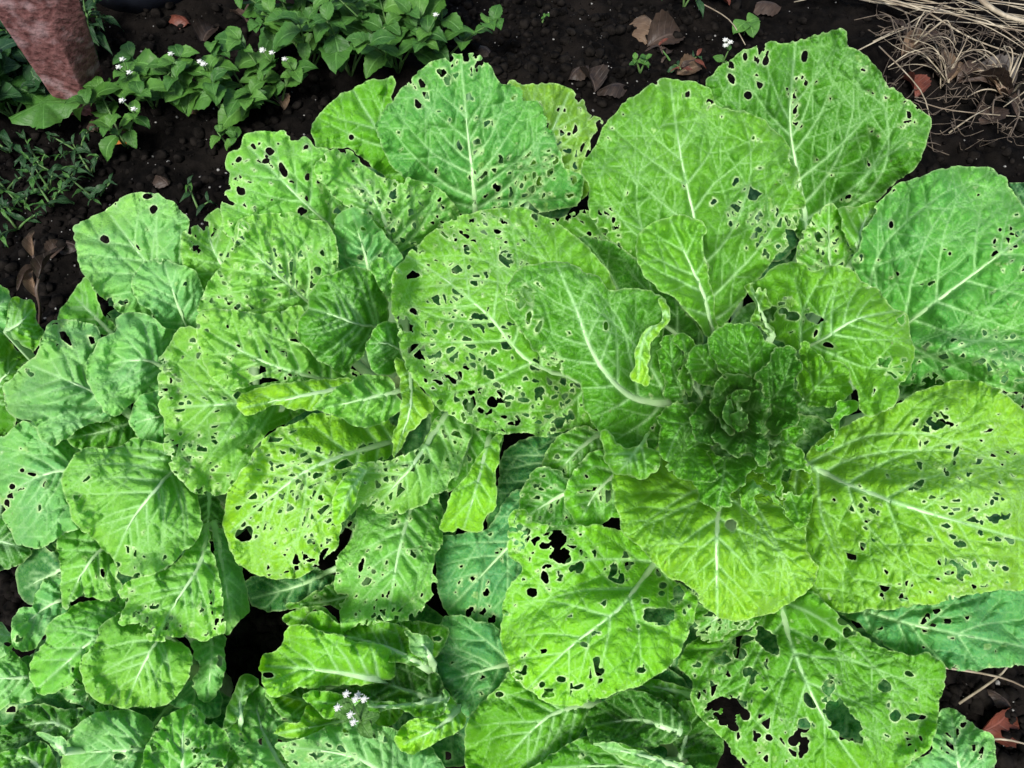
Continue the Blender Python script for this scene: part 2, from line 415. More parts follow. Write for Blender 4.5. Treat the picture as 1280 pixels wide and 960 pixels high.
    if hole > 0 or bl:   # sound leaves stay whole
        def dens(sx, sy):
            q = hole+.02+.05*np.clip(vnoise(sx/60, sy/60, s+90), 0, 1)
            for cx, cy, rr, dn in bl: q = np.maximum(q, dn*np.clip(1.35-np.hypot(sx-cx, sy-cy)/rr, 0, 1))
            return np.minimum(q, .93)
        for lay, (csz, share) in enumerate(((cell, 1.0), (cell*1.9, .36), (cell*.62, .45))):
            wx = X+3.2*vnoise(X/8, Y/8, s+60+lay)+1.2*vnoise(X/3.5, Y/3.5, s+64); wy = Y+3.2*vnoise(X/8, Y/8, s+61+lay)+1.2*vnoise(X/3.5, Y/3.5, s+65)
            ca, sa = axn
            ux = (wx*ca+wy*sa)/1.35; uy = -wx*sa+wy*ca          # cells are longer along the veins
            E2, r2, sx, sy, F1 = voronoi(ux, uy, csz*.9, s+70+lay, None)
            px_ = sx*1.35*ca-sy*sa; py_ = sx*1.35*sa+sy*ca
            dn = dens(px_, py_)*share
            eaten = r2 < dn
            rv = ihash(np.floor(sx*7), np.floor(sy*7), s+3)
            bridge = .75+lace*rv*1.5
            thin = (ihash(np.floor(sx*5), np.floor(sy*5), s+4) < .17)
            h = np.where(eaten, np.maximum(bridge-E2, F1-csz*(.30+.16*rv)), 50.0)
            h = np.maximum(h, (2.3*ribw if lay else 1.9)-dmaj+.4)   # strong veins are left standing
            pane = np.where(eaten & thin & (h < 0), np.clip(-h/1.5, 0, 1), pane)
            h = np.where(eaten & thin, np.maximum(np.abs(h), .9), h)
            real = maxfilt(np.where(h < -.35, 1.0, 0.0), max(1, int(2.6/STEP)+1)) > 0     # a nibble that never broke through leaves no scar
            fh = np.minimum(fh, np.where(real | (eaten & thin & (pane > .3)), h, np.maximum(h, 3.5)))
    for b in big.split(';'):
        if not b.strip(): continue
        v = [float(q) for q in b.split(',')]; c = pts('%f,%f' % (v[0], v[1]), tile)[0]; kk = .375 if tile in TILES else .3
        rx, ry, an = v[2]*kk, v[3]*kk, math.radians(v[4] if len(v) > 4 else 0)
        ux = (X-c[0])*math.cos(an)+(Y-c[1])*math.sin(an); uy = -(X-c[0])*math.sin(an)+(Y-c[1])*math.cos(an)
        q = np.hypot(ux/rx, uy/ry)+.28*vnoise(X/7, Y/7, s+9)+.12*vnoise(X/3, Y/3, s+10)
        fh = np.minimum(fh, (q-1)*min(rx, ry))
    F = np.minimum(f, fh)
    # --- height above the soil
    sx = ((X-R[0][0])*axn[0]+(Y-R[0][1])*axn[1])/Lr
    lat = -(X-R[0][0])*axn[1]+(Y-R[0][1])*axn[0]
    Rs = (R-R[0])@np.array([axn, [-axn[1], axn[0]]]).T
    order = np.argsort(Rs[:, 0]); off = np.interp(sx*Lr, Rs[order, 0], Rs[order, 1])
    hw = max(20., .5*float(np.ptp((O-R[0])@np.array([-axn[1], axn[0]]))))
    v_ = (lat-off)/hw
    z0, zm, zt = z; sc_ = np.clip(sx, -.15, 1.15)
    H = z0*(1-sc_)*(1-2*sc_)+4*zm*sc_*(1-sc_)+zt*sc_*(2*sc_-1)
    H = H+cup*np.minimum(v_*v_, 1.6)
    di = np.maximum(f, 0)
    H = H+wave*(.0105*vnoise(X/60, Y/60, s+11)+.0050*vnoise(X/28, Y/28, s+12))
    th = np.arctan2(lat-off, np.maximum(sx*Lr, 1)+.25*Lr)
    H = H+wave*.0065*np.clip(sx, 0, 1)*np.sin(th*(7+2*rnd.random())+6.3*rnd.random())
    for b in fold.split(';'):                                   # creases: a ridge (or trough) along a line
        if not b.strip(): continue
        v = [float(q) for q in b.split(',')]; q = pts('%f,%f %f,%f' % tuple(v[:4]), tile); kk = .375 if tile in TILES else 1
        dd, _ = segdist(X, Y, q[:1], q[1:]); H = H+v[4]*np.exp(-(dd/(v[5]*kk))**2)
    if blister:
        H = H+blister*(np.abs(vnoise(X/7.5, Y/7.5, s+81))+.6*np.abs(vnoise(X/4.2, Y/4.2, s+82)))
    edge = np.exp(-di/11.0)
    H = H+edge*curl*(-.008+wave*(.0075*np.sin(per/10.5+3*vnoise(X/30, Y/30, s+13))+.004*np.sin(per/4.3+2*vnoise(X/15, Y/15, s+14))))
    H = H+crinkle*(.0085*(1-np.exp(-(dmaj/11.0)**1.5))+.0036*(1-np.exp(-dv/5.0))+.0014*np.minimum(E/4.0, 1)+.0009*vnoise(X/6.5, Y/6.5, s+15)+.0024*vnoise(X/15, Y/15, s+16))
    # --- lie on whatever is already below
    bi = np.clip(((X-ZB_X0)/ZB_STEP).astype(int), 0, ZB.shape[1]-1); bj = np.clip(((Y-ZB_Y0)/ZB_STEP).astype(int), 0, ZB.shape[0]-1)
    ex = np.where(f > -2, np.maximum(ZB[bj, bi]+gap-H, 0), 0)
    if ex.max() > 0:
        ex = np.minimum(ex, .12)
        e2 = blur(blur(maxfilt(ex, 5), 5), 4); H = H+np.maximum(e2, ex)
        H = np.where(ex > e2, blur(H, 1), H)
    ok = f > 0
    np.maximum.at(ZB, (bj[ok], bi[ok]), H[ok])
    # --- cut the sheet along its outline and holes
    V = px3(X, Y, H).reshape(-1, 3); Ff = F.ravel(); idg = np.arange(nx*ny).reshape(ny, nx)
    a, b, c, d4 = idg[:-1, :-1].ravel(), idg[:-1, 1:].ravel(), idg[1:, 1:].ravel(), idg[1:, :-1].ravel()
    alt = ((np.arange(ny-1)[:, None]+np.arange(nx-1)[None, :]) % 2 == 0).ravel()
    T = np.concatenate([np.stack([a, d4, c], 1)[alt], np.stack([a, c, b], 1)[alt], np.stack([a, d4, b], 1)[~alt], np.stack([b, d4, c], 1)[~alt]])
    attrs = {'vein': vi.ravel(), 'rim': np.clip(((.75+.5*vnoise(X/11, Y/11, s+95))*np.exp(-(np.maximum(fh, 0)/1.2)**2)).ravel()+.5*rimk*np.exp(-(np.maximum(f.ravel(), 0)/1.3)**2), 0, 1), 'pane': (pane*.55).ravel(),
             'age': np.clip(sx*.75+.25*np.exp(-di/16)+.25*vnoise(X/34, Y/34, s+19), 0, 1.1).ravel()}
    pos = Ff[T] > 0; n = pos.sum(1)
    keep = [T[n == 3]]
    part = T[(n == 1) | (n == 2)]; np_ = pos[(n == 1) | (n == 2)]
    newkeys = {}
    if len(part):
        one = np_.sum(1) == 1
        lone = np.where(one, np_.argmax(1), (~np_).argmax(1))
        rows = np.arange(len(part)); A = part[rows, lone]; B = part[rows, (lone+1) % 3]; C_ = part[rows, (lone+2) % 3]
        def cutkey(p, q): return np.minimum(p, q)*(nx*ny)+np.maximum(p, q)
        k1 = cutkey(A, B); k2 = cutkey(A, C_); uk, inv = np.unique(np.concatenate([k1, k2]), return_inverse=True)
        p = uk//(nx*ny); q = uk % (nx*ny); t = Ff[p]/(Ff[p]-Ff[q]); t = t[:, None]
        nb = len(V); V = np.concatenate([V, V[p]*(1-t)+V[q]*t])
        for k in attrs: attrs[k] = np.concatenate([attrs[k], attrs[k][p]*(1-t[:, 0])+attrs[k][q]*t[:, 0]])
        i1 = nb+inv[:len(A)]; i2 = nb+inv[len(A):]
        keep.append(np.stack([A, i1, i2], 1)[one])
        keep.append(np.stack([i1, B, C_], 1)[~one]); keep.append(np.stack([i1, C_, i2], 1)[~one])
    T = np.concatenate(keep)
    # drop crumbs that no longer hang on the leaf
    par = np.arange(len(V))
    for _ in range(60):
        m = np.minimum(np.minimum(par[T[:, 0]], par[T[:, 1]]), par[T[:, 2]])
        np.minimum.at(par, T[:, 0], m); np.minimum.at(par, T[:, 1], m); np.minimum.at(par, T[:, 2], m)
        p2 = par[par]
        if (p2 == par).all(): break
        par = p2
    lab, cnt = np.unique(par[T[:, 0]], return_counts=True); big_l = lab[cnt > max(60, .02*len(T))]
    T = T[np.isin(par[T[:, 0]], big_l)]
    used = np.unique(T); rm = np.full(len(V), -1); rm[used] = np.arange(len(used)); T = rm[T]
    V = V[used]-np.array(base0); attrs = {k: a_[used] for k, a_ in attrs.items()}
    tv = np.array(tint)*(1+np.array([rnd.uniform(-.10, .10), rnd.uniform(-.06, .06), rnd.uniform(-.08, .08)]))
    attrs['tint'] = tv[None, :]*(np.array([.76, .86, .95])[None, :]+attrs.pop('age')[:, None]*np.array([.44, .26, .10])[None, :])
    NT[0] += len(T)
    lo = add(name, mesh_np(name, V, T[:, ::1], attrs), M['leaf'], root)
    # --- midrib: a fleshy rib standing out of the blade, thickest where it joins the stem
    if petiole:
        P = []; rad = []
        nR = len(R); last = int(nR*.78)
        for i in range(0, last):
            j_ = int(np.clip((R[i][1]-y0)/STEP, 0, ny-1)); i_ = int(np.clip((R[i][0]-x0)/STEP, 0, nx-1))
            if fh[j_, i_] < 0 and i > 4: break
            tt = i/max(last-1, 1); r = (.0038*ribw)*(1-tt)**1.2+.0006
            P.append(Vector(px3(R[i][0], R[i][1], H[j_, i_]+.0002).tolist())-base0); rad.append(r)
        for i in range(1, len(P)-1): P[i].z = (P[i-1].z+2*P[i].z+P[i+1].z)/4
        if len(P) > 3:
            core = Vector((0, 0, .02)); b = P[0]; dirv = (b-P[2]).normalized()
            ext = [core, Vector((b.x*.55, b.y*.55, .022+.10*max(b.z-.03, 0))), Vector((b.x*.88, b.y*.88, .02+.45*max(b.z-.02, 0)))]
            path = ext+P; rr = [.009*ribw, .008*ribw, .0062*ribw]+rad
            add('midrib', mesh_np('midrib', *merge([tube(path, rr, 8, .5)])), M['rib'], lo)
    return lo
cabbage('M', 930, 520, 'largest cabbage with a dark crinkled heart and broad leaves riddled with holes')
cabbage('C', 490, 450, 'cabbage with a round crinkled centre leaf and lacy leaves beside the largest cabbage')
cabbage('U', 610, 300, 'cabbage with tall fan-shaped leaves behind the lacy cabbage, next to bare soil')
cabbage('L', 270, 600, 'pale green cabbage with broad matte leaves on the side towards the red post')
cabbage('K', 225, 850, 'low cabbage with one smooth rounded green leaf beside the dark gap in the bed')
cabbage('N', 490, 850, 'young light green cabbage with curled inner leaves and a tiny white flower over it')
cabbage('Q', 850, 930, 'small cabbage with a dark blistered heart tucked under the largest cabbage')
cabbage('W', -40, 450, 'cabbage mostly cut off by the frame below the dry brown stalk')
cabbage('R', 1260, 1000, 'blue-green cabbage leaf poking out over soil below the largest cabbage')
cabbage('X', 1350, 270, 'dark blue-green cabbage edge peeping out behind a broad smooth leaf')

# ---- oldest leaves, low under the rosettes
def old_leaf(key, cx, cy, r, tint=None, z=.055):
    rn = random.Random(cx*13+cy); c = CAB[key].location; pc = px3(cx, cy, z); ang = math.atan2(-(pc[1]-c.y), pc[0]-c.x)
    o = ' '.join('%.1f,%.1f' % (cx+r*(1+rn.uniform(-.12, .12))*math.cos(a), cy+r*(1+rn.uniform(-.12, .12))*math.sin(a)) for a in np.linspace(0, 2*math.pi, 11)[:-1])
    rb = ' '.join('%.1f,%.1f' % (cx+r*k*math.cos(ang), cy+r*k*math.sin(ang)) for k in (-.9, 0, .9))
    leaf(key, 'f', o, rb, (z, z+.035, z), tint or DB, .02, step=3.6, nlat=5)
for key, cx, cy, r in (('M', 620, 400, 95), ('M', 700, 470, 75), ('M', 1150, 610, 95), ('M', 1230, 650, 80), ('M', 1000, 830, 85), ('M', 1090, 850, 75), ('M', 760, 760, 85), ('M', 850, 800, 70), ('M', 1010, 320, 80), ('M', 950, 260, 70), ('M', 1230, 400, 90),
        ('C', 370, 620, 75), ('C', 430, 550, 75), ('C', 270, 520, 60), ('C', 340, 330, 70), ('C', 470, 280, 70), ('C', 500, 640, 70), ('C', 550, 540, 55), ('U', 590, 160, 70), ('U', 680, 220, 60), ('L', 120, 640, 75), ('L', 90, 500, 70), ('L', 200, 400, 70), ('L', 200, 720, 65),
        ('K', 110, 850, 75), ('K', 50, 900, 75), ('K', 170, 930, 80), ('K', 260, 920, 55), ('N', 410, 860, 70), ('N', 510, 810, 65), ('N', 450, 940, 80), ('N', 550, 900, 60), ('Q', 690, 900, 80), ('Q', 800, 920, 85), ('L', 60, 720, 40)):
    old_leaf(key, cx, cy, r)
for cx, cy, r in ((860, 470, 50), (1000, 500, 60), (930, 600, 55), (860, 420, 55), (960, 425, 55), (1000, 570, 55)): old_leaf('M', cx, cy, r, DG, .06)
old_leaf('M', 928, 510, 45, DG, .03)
# ---- lowest layer
leaf('X', 'f', '1255,235 1280,228 1320,230 1330,290 1300,320 1275,300', '1330,270 1290,262 1262,250', (.10, .14, .12), DB)
leaf('W', 'D', '-60,100 -20,140 20,160 40,220 35,290 0,330 -60,330', '-60,260 -10,220 25,190', (.14, .19, .17), PB)
leaf('W', 'D', '-60,320 0,310 60,370 110,370 60,440 20,500 30,560 50,600 20,650 -60,680', '-60,520 0,470 60,400', (.09, .13, .11), MG)
leaf('W', 'D', '20,310 30,230 50,195 105,200 118,260 145,320 115,370 90,360 60,340', '20,300 60,280 110,230', (.13, .19, .17), YG, wave=1.6)
leaf('W', 'G', '-60,120 10,120 60,160 100,220 105,245 70,280 0,305 -60,300', '-60,200 20,210 90,235', (.07, .10, .08), DG)
leaf('M', 'F', '850,520 930,445 1090,470 1250,505 1330,540 1330,690 1200,640 1010,590', '870,520 1090,540 1330,600', (.12, .15, .13), DG, blobs='1230,500,80,.7')
leaf('M', 'I', '660,420 860,400 960,395 1080,370 1180,340 1330,310 1360,600 1280,620 1200,625 1120,632 1030,625 960,580 880,585 800,540 740,490', '640,400 900,480 1300,560', (.10, .15, .12), BG, .02, '1010,500,70,.5;1200,600,60,.5;780,480,40,.6', cup=-.01)
leaf('R', 'I', '985,800 1000,770 1040,765 1090,800 1130,830 1170,840 1190,890 1180,960 1150,1050 900,1050 880,960 960,910', '1080,1050 1060,940 1040,790', (.09, .13, .11), PB, .10, '1120,860,80,.6')
leaf('C', 'G', '815,340 900,315 1000,300 1060,290 1120,325 1060,380 1000,410 930,435 850,425 825,390', '1130,290 1000,350 840,395', (.10, .11, .09), DB)
leaf('C', 'G', '960,420 1060,370 1150,330 1240,430 1180,470 1100,420 1040,430', '1230,330 1150,390 1000,415', (.08, .10, .10), MG, .1)
leaf('M', 'E', '610,700 700,655 790,640 860,690 850,800 820,900 720,980 640,1000 560,1000 560,900 590,800', '860,650 740,780 620,930', (.10, .14, .12), DB)
leaf('M', 'H', '395,190 540,165 600,100 640,40 720,60 690,200 690,290 650,400 625,480 615,540 580,520 500,500 440,455 400,400 385,330 390,250', '760,60 620,230 430,430', (.10, .15, .12), BG, .015, '500,360,70,.45;530,450,60,.5;590,230,40,.5', cup=-.006)
leaf('Q', 'H', '420,450 500,460 600,500 650,580 660,660 590,710 550,760 495,795 465,760 430,710 385,660 365,600 375,540', '690,600 560,630 400,680', (.10, .14, .11), BG, .004)
# ---- left low cabbage
leaf('L', 'D', '195,260 230,190 285,125 320,150 340,240 390,290 330,320 260,290 220,290', '390,330 300,240 250,190', (.09, .13, .12), MT, .03)
leaf('K', 'G', '-60,560 40,570 90,620 115,680 105,730 40,750 -60,770', '160,650 60,660 -50,660', (.09, .13, .11), PB, .04)
leaf('K', 'G', '-60,470 10,470 60,500 50,560 10,590 -60,600', '100,540 20,520 -50,510', (.08, .11, .10), PB, .2, '10,500,70,.8')
leaf('L', 'G', '110,420 130,350 180,318 230,330 225,400 240,430 190,490 150,510 120,560 60,560 38,540 35,480 70,430', '250,380 160,420 60,500', (.09, .13, .11), PB, .03)
leaf('K', 'G', '200,690 260,640 300,700 380,760 330,780 280,760 230,740', '320,690 270,700 220,700', (.10, .12, .11), PB, .4, '270,720,100,.9')
leaf('K', 'G', '560,740 590,690 640,640 700,650 740,720 735,780 690,790 620,770', '640,620 650,700 640,770', (.07, .10, .09), BG)
leaf('K', 'G', '640,540 700,525 750,510 748,640 730,700 690,742 660,720 640,680 660,620', '700,500 705,600 690,730', (.10, .16, .13), PB, .03, big='732,608,9,13,0', cup=-.012)
leaf('K', 'G', '-60,840 20,820 60,770 130,740 200,760 290,760 310,800 250,840 210,880 120,900 50,910 -60,930', '300,880 180,810 40,830', (.10, .14, .13), DG, crinkle=2.2, wave=1.5)
leaf('K', 'G', '-60,960 20,900 70,890 120,870 170,890 195,960 180,1040 -60,1060', '160,1000 100,930 20,920', (.12, .16, .15), MG, crinkle=1.8, wave=1.5)
leaf('K', 'G', '100,640 108,590 150,530 150,500 210,440 300,400 400,390 440,430 380,500 320,560 290,600 260,650 200,700 130,712 110,680', '420,440 300,540 130,690', (.13, .18, .14), MT, .01, cup=-.012, nlat=7)
leaf('L', 'G', '190,230 200,180 260,150 340,200 390,290 400,370 350,400 270,390 220,430 200,370 200,300', '400,180 300,270 230,400', (.12, .16, .13), MT, .05)
leaf('K', 'G', '205,960 210,900 245,830 310,775 400,765 470,780 520,830 510,890 490,960 470,1060 220,1060', '560,895 400,902 225,910', (.12, .18, .15), PB, .02, '480,840,60,.6', big='398,922,22,10,0', cup=-.008, nlat=7)
leaf('K', 'G', '125,842 200,855 220,880 205,918 190,905 170,880', '215,905 190,880 140,850', (.19, .20, .19), PB, wave=.4)
leaf('K', 'G', '640,1060 640,960 660,890 740,870 820,900 880,950 930,1060', '780,1060 750,950 740,880', (.12, .17, .15), MT, .25, '740,910,120,.5', crinkle=1.6)
leaf('K', 'G', '470,960 490,890 530,800 600,760 640,750 690,785 740,830 770,880 740,960 700,1060 480,1060', '620,1060 610,930 610,770', (.13, .18, .16), MT, .22, '560,840,110,.6;660,900,90,.5', crinkle=1.5)
leaf('K', 'G', '270,660 280,590 320,540 340,480 400,440 470,480 520,520 600,540 645,580 635,650 590,710 540,750 460,760 380,755 310,730', '560,470 490,590 420,745', (.15, .21, .16), MT, 0, cup=-.014, nlat=7, ribw=.8)
# ---- bottom middle cabbage
leaf('N', 'G', '750,830 790,760 830,690 860,680 905,720 930,770 990,790 1000,860 960,930 1000,1000 960,1060 860,1000 780,900', '960,1000 880,850 840,700', (.11, .17, .15), PB, .10, '930,860,80,.5;960,950,70,.6', crinkle=1.8, wave=1.6)
leaf('N', 'G', '740,830 770,720 800,660 830,650 860,670 830,720 800,800', '800,840 800,750 815,670', (.07, .10, .09), MG)
leaf('N', 'G', '880,700 940,660 1060,660 1100,740 1060,800 980,800 920,770', '1080,760 1000,730 900,710', (.08, .12, .11), MG)
leaf('N', 'G', '940,470 990,425 1060,420 1110,440 1160,520 1260,470 1400,470 1500,510 1420,620 1280,620 1150,560 1050,520', '1400,600 1200,520 970,455', (.12, .17, .14), YG, .03, '1040,430,50,.6')
leaf('N', 'G', '905,850 940,815 1000,800 1020,750 1080,745 1180,720 1280,700 1350,760 1280,830 1150,850 1050,870', '1330,740 1150,800 930,845', (.12, .17, .15), LM, .0, wave=1.5)
leaf('N', 'G', '920,880 1000,865 1100,820 1200,800 1330,840 1450,900 1480,1060 1000,1060 970,960', '1380,1060 1200,930 960,890', (.13, .18, .16), PB, .06, '1110,860,70,.7;1000,920,90,.5', nlat=7)
leaf('N', 'H', '100,630 180,595 320,600 390,650 420,720 370,760 220,760 120,720', '400,740 250,690 130,650', (.10, .14, .14), DG, crinkle=1.8, wave=1.6)
leaf('N', 'H', '-40,560 -60,480 0,440 80,480 150,460 220,470 290,490 330,560 375,590 340,620 250,610 180,610 110,620 30,600', '380,640 200,550 -20,500', (.13, .19, .17), YG, .0, cup=.01, wave=1.8)
leaf('N', 'H', '280,500 330,515 375,530 380,560 365,600 330,590 300,560', '380,620 350,560 310,520', (.16, .19, .18), PB, wave=1)
leaf('N', 'G', '866,640 880,590 940,550 950,490 1000,475 1080,505 1200,540 1290,560 1320,650 1220,680 1130,685 1050,690 980,700 900,722', '1260,660 1080,635 885,620', (.13, .20, .16), LM, .0, cup=-.012, big='893,650,18,9,0', nlat=6)
leaf('N', 'H', '250,870 268,830 330,790 385,790 410,740 430,715 455,740 482,790 470,830 400,870 330,912 280,905', '460,760 400,820 280,880', (.14, .20, .17), LM, crinkle=1.6, wave=1.4)
leaf('N', 'H', '-60,720 20,700 80,720 180,740 290,745 360,750 400,740 410,700 430,720 410,780 330,790 260,760 150,780 20,790', '420,730 250,755 -20,740', (.13, .17, .16), YG, crinkle=1.6, wave=1.8)
# ---- bottom right small cabbage
leaf('Q', 'H', '640,640 590,690 500,790 480,850 490,960 500,1060 700,1060 830,900 920,760 860,700 760,700', '930,740 760,790 620,930', (.12, .17, .13), YG, 0, cup=-.008, nlat=7, big='600,715,14,9,0')
leaf('Q', 'H', '650,1000 760,920 880,860 1000,870 1100,910 1200,940 1330,970 1340,1080 650,1080', '1300,1060 1050,960 760,960', (.12, .17, .15), MG, .02, crinkle=1.4)
leaf('Q', 'H', '1060,680 1130,665 1200,690 1260,700 1250,740 1180,730 1110,700', '1240,720 1150,695 1080,685', (.13, .16, .15), YG)
leaf('Q', 'H', '1060,700 1180,720 1280,760 1340,830 1320,960 1240,960 1180,880 1100,800', '1200,940 1220,840 1200,760', (.10, .14, .15), DG, crinkle=1.6, wave=1.6, blister=.004, veins=.6, rimk=.4)
leaf('Q', 'H', '885,820 900,770 960,730 1040,700 1130,720 1200,780 1240,830 1190,870 1150,880 1080,890 1000,875 920,885 890,860', '1200,840 1060,800 910,820', (.12, .18, .16), DG, .0, crinkle=1.6, wave=1.4, blister=.004, veins=.6, rimk=.4)
leaf('Q', 'H', '900,880 990,875 1010,890 1080,905 1160,935 1240,960 1260,985 1150,970 1060,945 980,915', '1240,975 1100,925 920,885', (.17, .19, .18), PB, wave=.5)
# ---- tall fans behind
leaf('U', 'B', '-28,440 -20,400 30,350 80,310 150,275 200,262 252,260 245,330 280,400 300,520 330,640 270,640 180,560 100,500 0,490', '420,720 250,520 110,300', (.14, .22, .25), YG, 0, nlat=6, big='105,458,8,8,0')
leaf('U', 'B', '620,280 690,280 800,283 850,310 890,350 900,380 937,405 910,460 885,540 895,640 820,680 700,640 640,500', '680,720 740,520 830,310', (.14, .22, .24), (.165, .350, .030), .12, '830,340,90,.6;820,520,120,.5;880,480,60,.6')
leaf('U', 'B', '183,430 190,400 240,330 300,265 360,215 430,185 490,175 530,185 570,220 600,270 660,290 720,330 780,440 800,500 820,560 880,600 850,680 700,720 600,740 520,730 450,700 380,640 280,600 220,520', '520,735 510,600 490,420 470,200', (.15, .25, .29), WG, .015,
     '330,280,75,.75;500,205,55,.95;420,240,50,.6;510,340,60,.6;550,480,90,.5;700,600,140,.85;560,620,80,.6;760,530,70,.7;350,420,60,.3', nlat=7, cup=.012)
# ---- pale cabbage on the left
leaf('L', 'A', '250,780 260,750 330,710 380,680 430,650 500,640 550,660 600,700 632,740 625,790 640,860 600,960 560,1000 470,1060 400,1040 340,990 300,940 265,880', '620,1010 500,890 370,720', (.13, .19, .18), PB, .006, '360,720,40,.5;300,880,50,.3', big='348,797,16,11,30;512,700,12,14,0;492,655,16,9,0;408,1010,8,8,0;545,960,10,8,0', nlat=6)
leaf('L', 'A', '620,770 680,740 725,690 745,730 780,800 860,860 900,960 760,1000 640,940 600,850', '800,960 720,850 690,760', (.15, .20, .19), MT, .06, '690,790,80,.6;750,900,90,.5')
leaf('L', 'D', '455,100 510,65 570,70 640,100 668,140 680,230 650,300 600,320 540,290 480,220 440,160', '640,330 590,210 545,75', (.15, .21, .20), PB, .01, '580,120,50,.3', nlat=6, ribw=.9)
leaf('L', 'D', '-20,700 30,640 80,605 140,640 190,660 270,640 330,700 300,760 260,830 260,900 260,960 200,990 130,1020 60,1010 30,960 0,880', '330,765 170,775 10,850', (.14, .19, .15), PB, .02, '40,770,70,.35;60,850,90,.45;30,900,60,.5', big='75,768,9,8,0;105,780,16,6,10;40,822,10,10,0;24,876,9,10,0', nlat=7)
leaf('L', 'D', '200,640 300,600 420,560 460,620 440,680 330,700 260,690', '460,600 340,640 230,660', (.15, .18, .16), MG)
leaf('L', 'D', '15,520 20,480 70,430 120,380 155,290 200,265 260,270 310,290 335,320 330,400 340,500 390,560 340,610 280,620 220,660 180,680 140,670 110,610 60,600 30,570', '400,555 270,490 110,420', (.15, .21, .17), PB, .006, '200,310,60,.35', nlat=7, cup=-.01, fold='110,540,330,552,-.014,16;120,500,320,510,.012,26')
leaf('L', 'D', '288,440 295,390 340,330 380,300 390,260 440,240 500,250 560,290 620,320 600,400 560,470 510,520 440,540 400,580 360,580 330,540 300,490', '590,450 480,400 340,420', (.17, .23, .20), PB, .0, nlat=6, cup=-.01)
leaf('L', 'D', '430,600 450,540 500,510 545,505 570,560 575,640 560,720 500,695 460,660', '590,580 520,590 450,610', (.17, .20, .19), PB, crinkle=1.5)
leaf('L', 'G', '640,40 690,10 745,90 740,180 690,200 650,150', '700,30 695,110 690,190', (.13, .15, .14), DG)
leaf('L', 'G', '715,170 770,190 805,290 818,340 832,420 790,480 750,510 735,380 716,290', '712,140 745,300 770,470', (.14, .19, .15), PB, cup=-.02)
leaf('L', 'G', '398,470 420,420 390,370 480,320 560,290 610,250 650,190 690,150 705,240 720,290 740,380 752,470 740,515 660,530 590,520 500,540 470,490 420,480', '690,150 665,280 590,400 520,520', (.16, .22, .17), MT, .02, '440,430,90,.95;700,450,80,.9;560,500,80,.5;500,380,50,.4', cell=10, cup=-.015, nlat=8)
leaf('L', 'f', '79,600 90,574 105,559 128,562 169,548 190,552 215,556 228,589 240,600 246,619 252,650 248,672 225,694 203,712 172,720 150,716 139,697 113,671 98,660 86,634', '228,575 200,605 165,650 142,700', (.18, .24, .18), MT, .008, '165,700,30,.5;145,690,22,.4', nlat=8, cup=-.014)
# ---- lacy cabbage
leaf('C', 'A', '735,680 770,590 750,560 760,520 800,490 820,450 880,438 950,440 970,470 1020,455 1050,480 1100,500 1150,530 1200,560 1290,640 1310,720 1260,800 1110,820 1000,790 870,790 760,790 735,730', '1160,800 1010,670 830,490', (.16, .25, .25), MT, 0.17, '900,520,55,.7;1000,690,70,.6;1200,650,130,.8;900,590,150,.25', cell=9, big='1005,705,14,14,0;900,505,16,12,20;888,535,12,10,0;945,565,12,24,-20;805,638,12,12,0;795,533,10,10,0', nlat=6)
leaf('C', 'B', '-20,580 50,495 150,545 200,590 280,595 380,620 430,660 468,720 440,800 320,820 250,840 200,740 100,690', '250,840 190,680 90,560', (.18, .25, .25), MT, 0.24, '180,650,130,.9;330,720,120,.6;420,700,50,.6', cell=9, crinkle=1.4)
leaf('C', 'B', '30,800 60,720 110,685 170,725 220,790 275,860 290,940 200,960 60,950 10,900', '180,960 150,850 110,720', (.19, .24, .24), PB, .03, '180,780,80,.4', crinkle=2.4, wave=1.4)
leaf('C', 'D', '655,230 680,180 720,100 780,20 790,-60 900,-90 1060,-70 1115,-20 1130,80 1100,200 1060,280 900,290 800,280 690,260', '1080,250 940,130 800,0', (.17, .25, .25), MT, 0.24, '990,90,140,.85;800,90,60,.6;780,-10,70,.5', cell=9, crinkle=1.5, nlat=7)
leaf('C', 'D', '525,440 530,400 560,350 600,295 650,290 700,340 760,420 830,480 940,470 1040,480 1020,570 900,640 830,740 800,820 760,845 660,850 620,820 570,770 545,700 545,620 535,560', '1030,530 790,545 560,560', (.17, .25, .20), MT, 0.16, '600,420,100,.75;590,520,90,.8;600,640,110,.8;650,760,120,.75;700,820,80,.7;680,500,60,.6', cell=9, cup=-.012, nlat=7, fold='700,780,980,580,-.024,38;640,700,900,620,.014,30')
leaf('C', 'f', '280,650 285,620 300,590 320,560 345,538 390,520 430,515 480,520 500,550 470,590 440,610 430,640 424,670 415,690 395,710 360,725 330,720 300,705 283,675', '490,552 400,580 340,620 288,665', (.18, .26, .19), LM, .10, gap=.026, blobs='370,600,60,.9;330,650,50,.75;390,640,45,.8;350,690,40,.7;320,590,40,.6;400,690,30,.6', cell=10.5, cup=-.012, nlat=8)
leaf('C', 'D', '655,300 660,240 700,225 800,235 900,245 1000,215 1040,290 1100,400 1200,440 1160,490 1060,500 980,500 900,460 820,490 760,500 690,440', '1150,480 900,415 700,310', (.19, .26, .24), MT, 0.18, '860,440,110,.8;800,480,60,.8;950,330,70,.4;720,380,50,.4', cell=9.5, crinkle=1.5, nlat=7)
leaf('C', 'D', '788,550 830,505 940,480 1060,470 1200,462 1190,500 1120,530 1050,560 980,568 930,548 870,572 820,582', '1200,485 1000,520 810,560', (.24, .27, .26), LM, .0, wave=.5, crinkle=.8, cup=-.012)
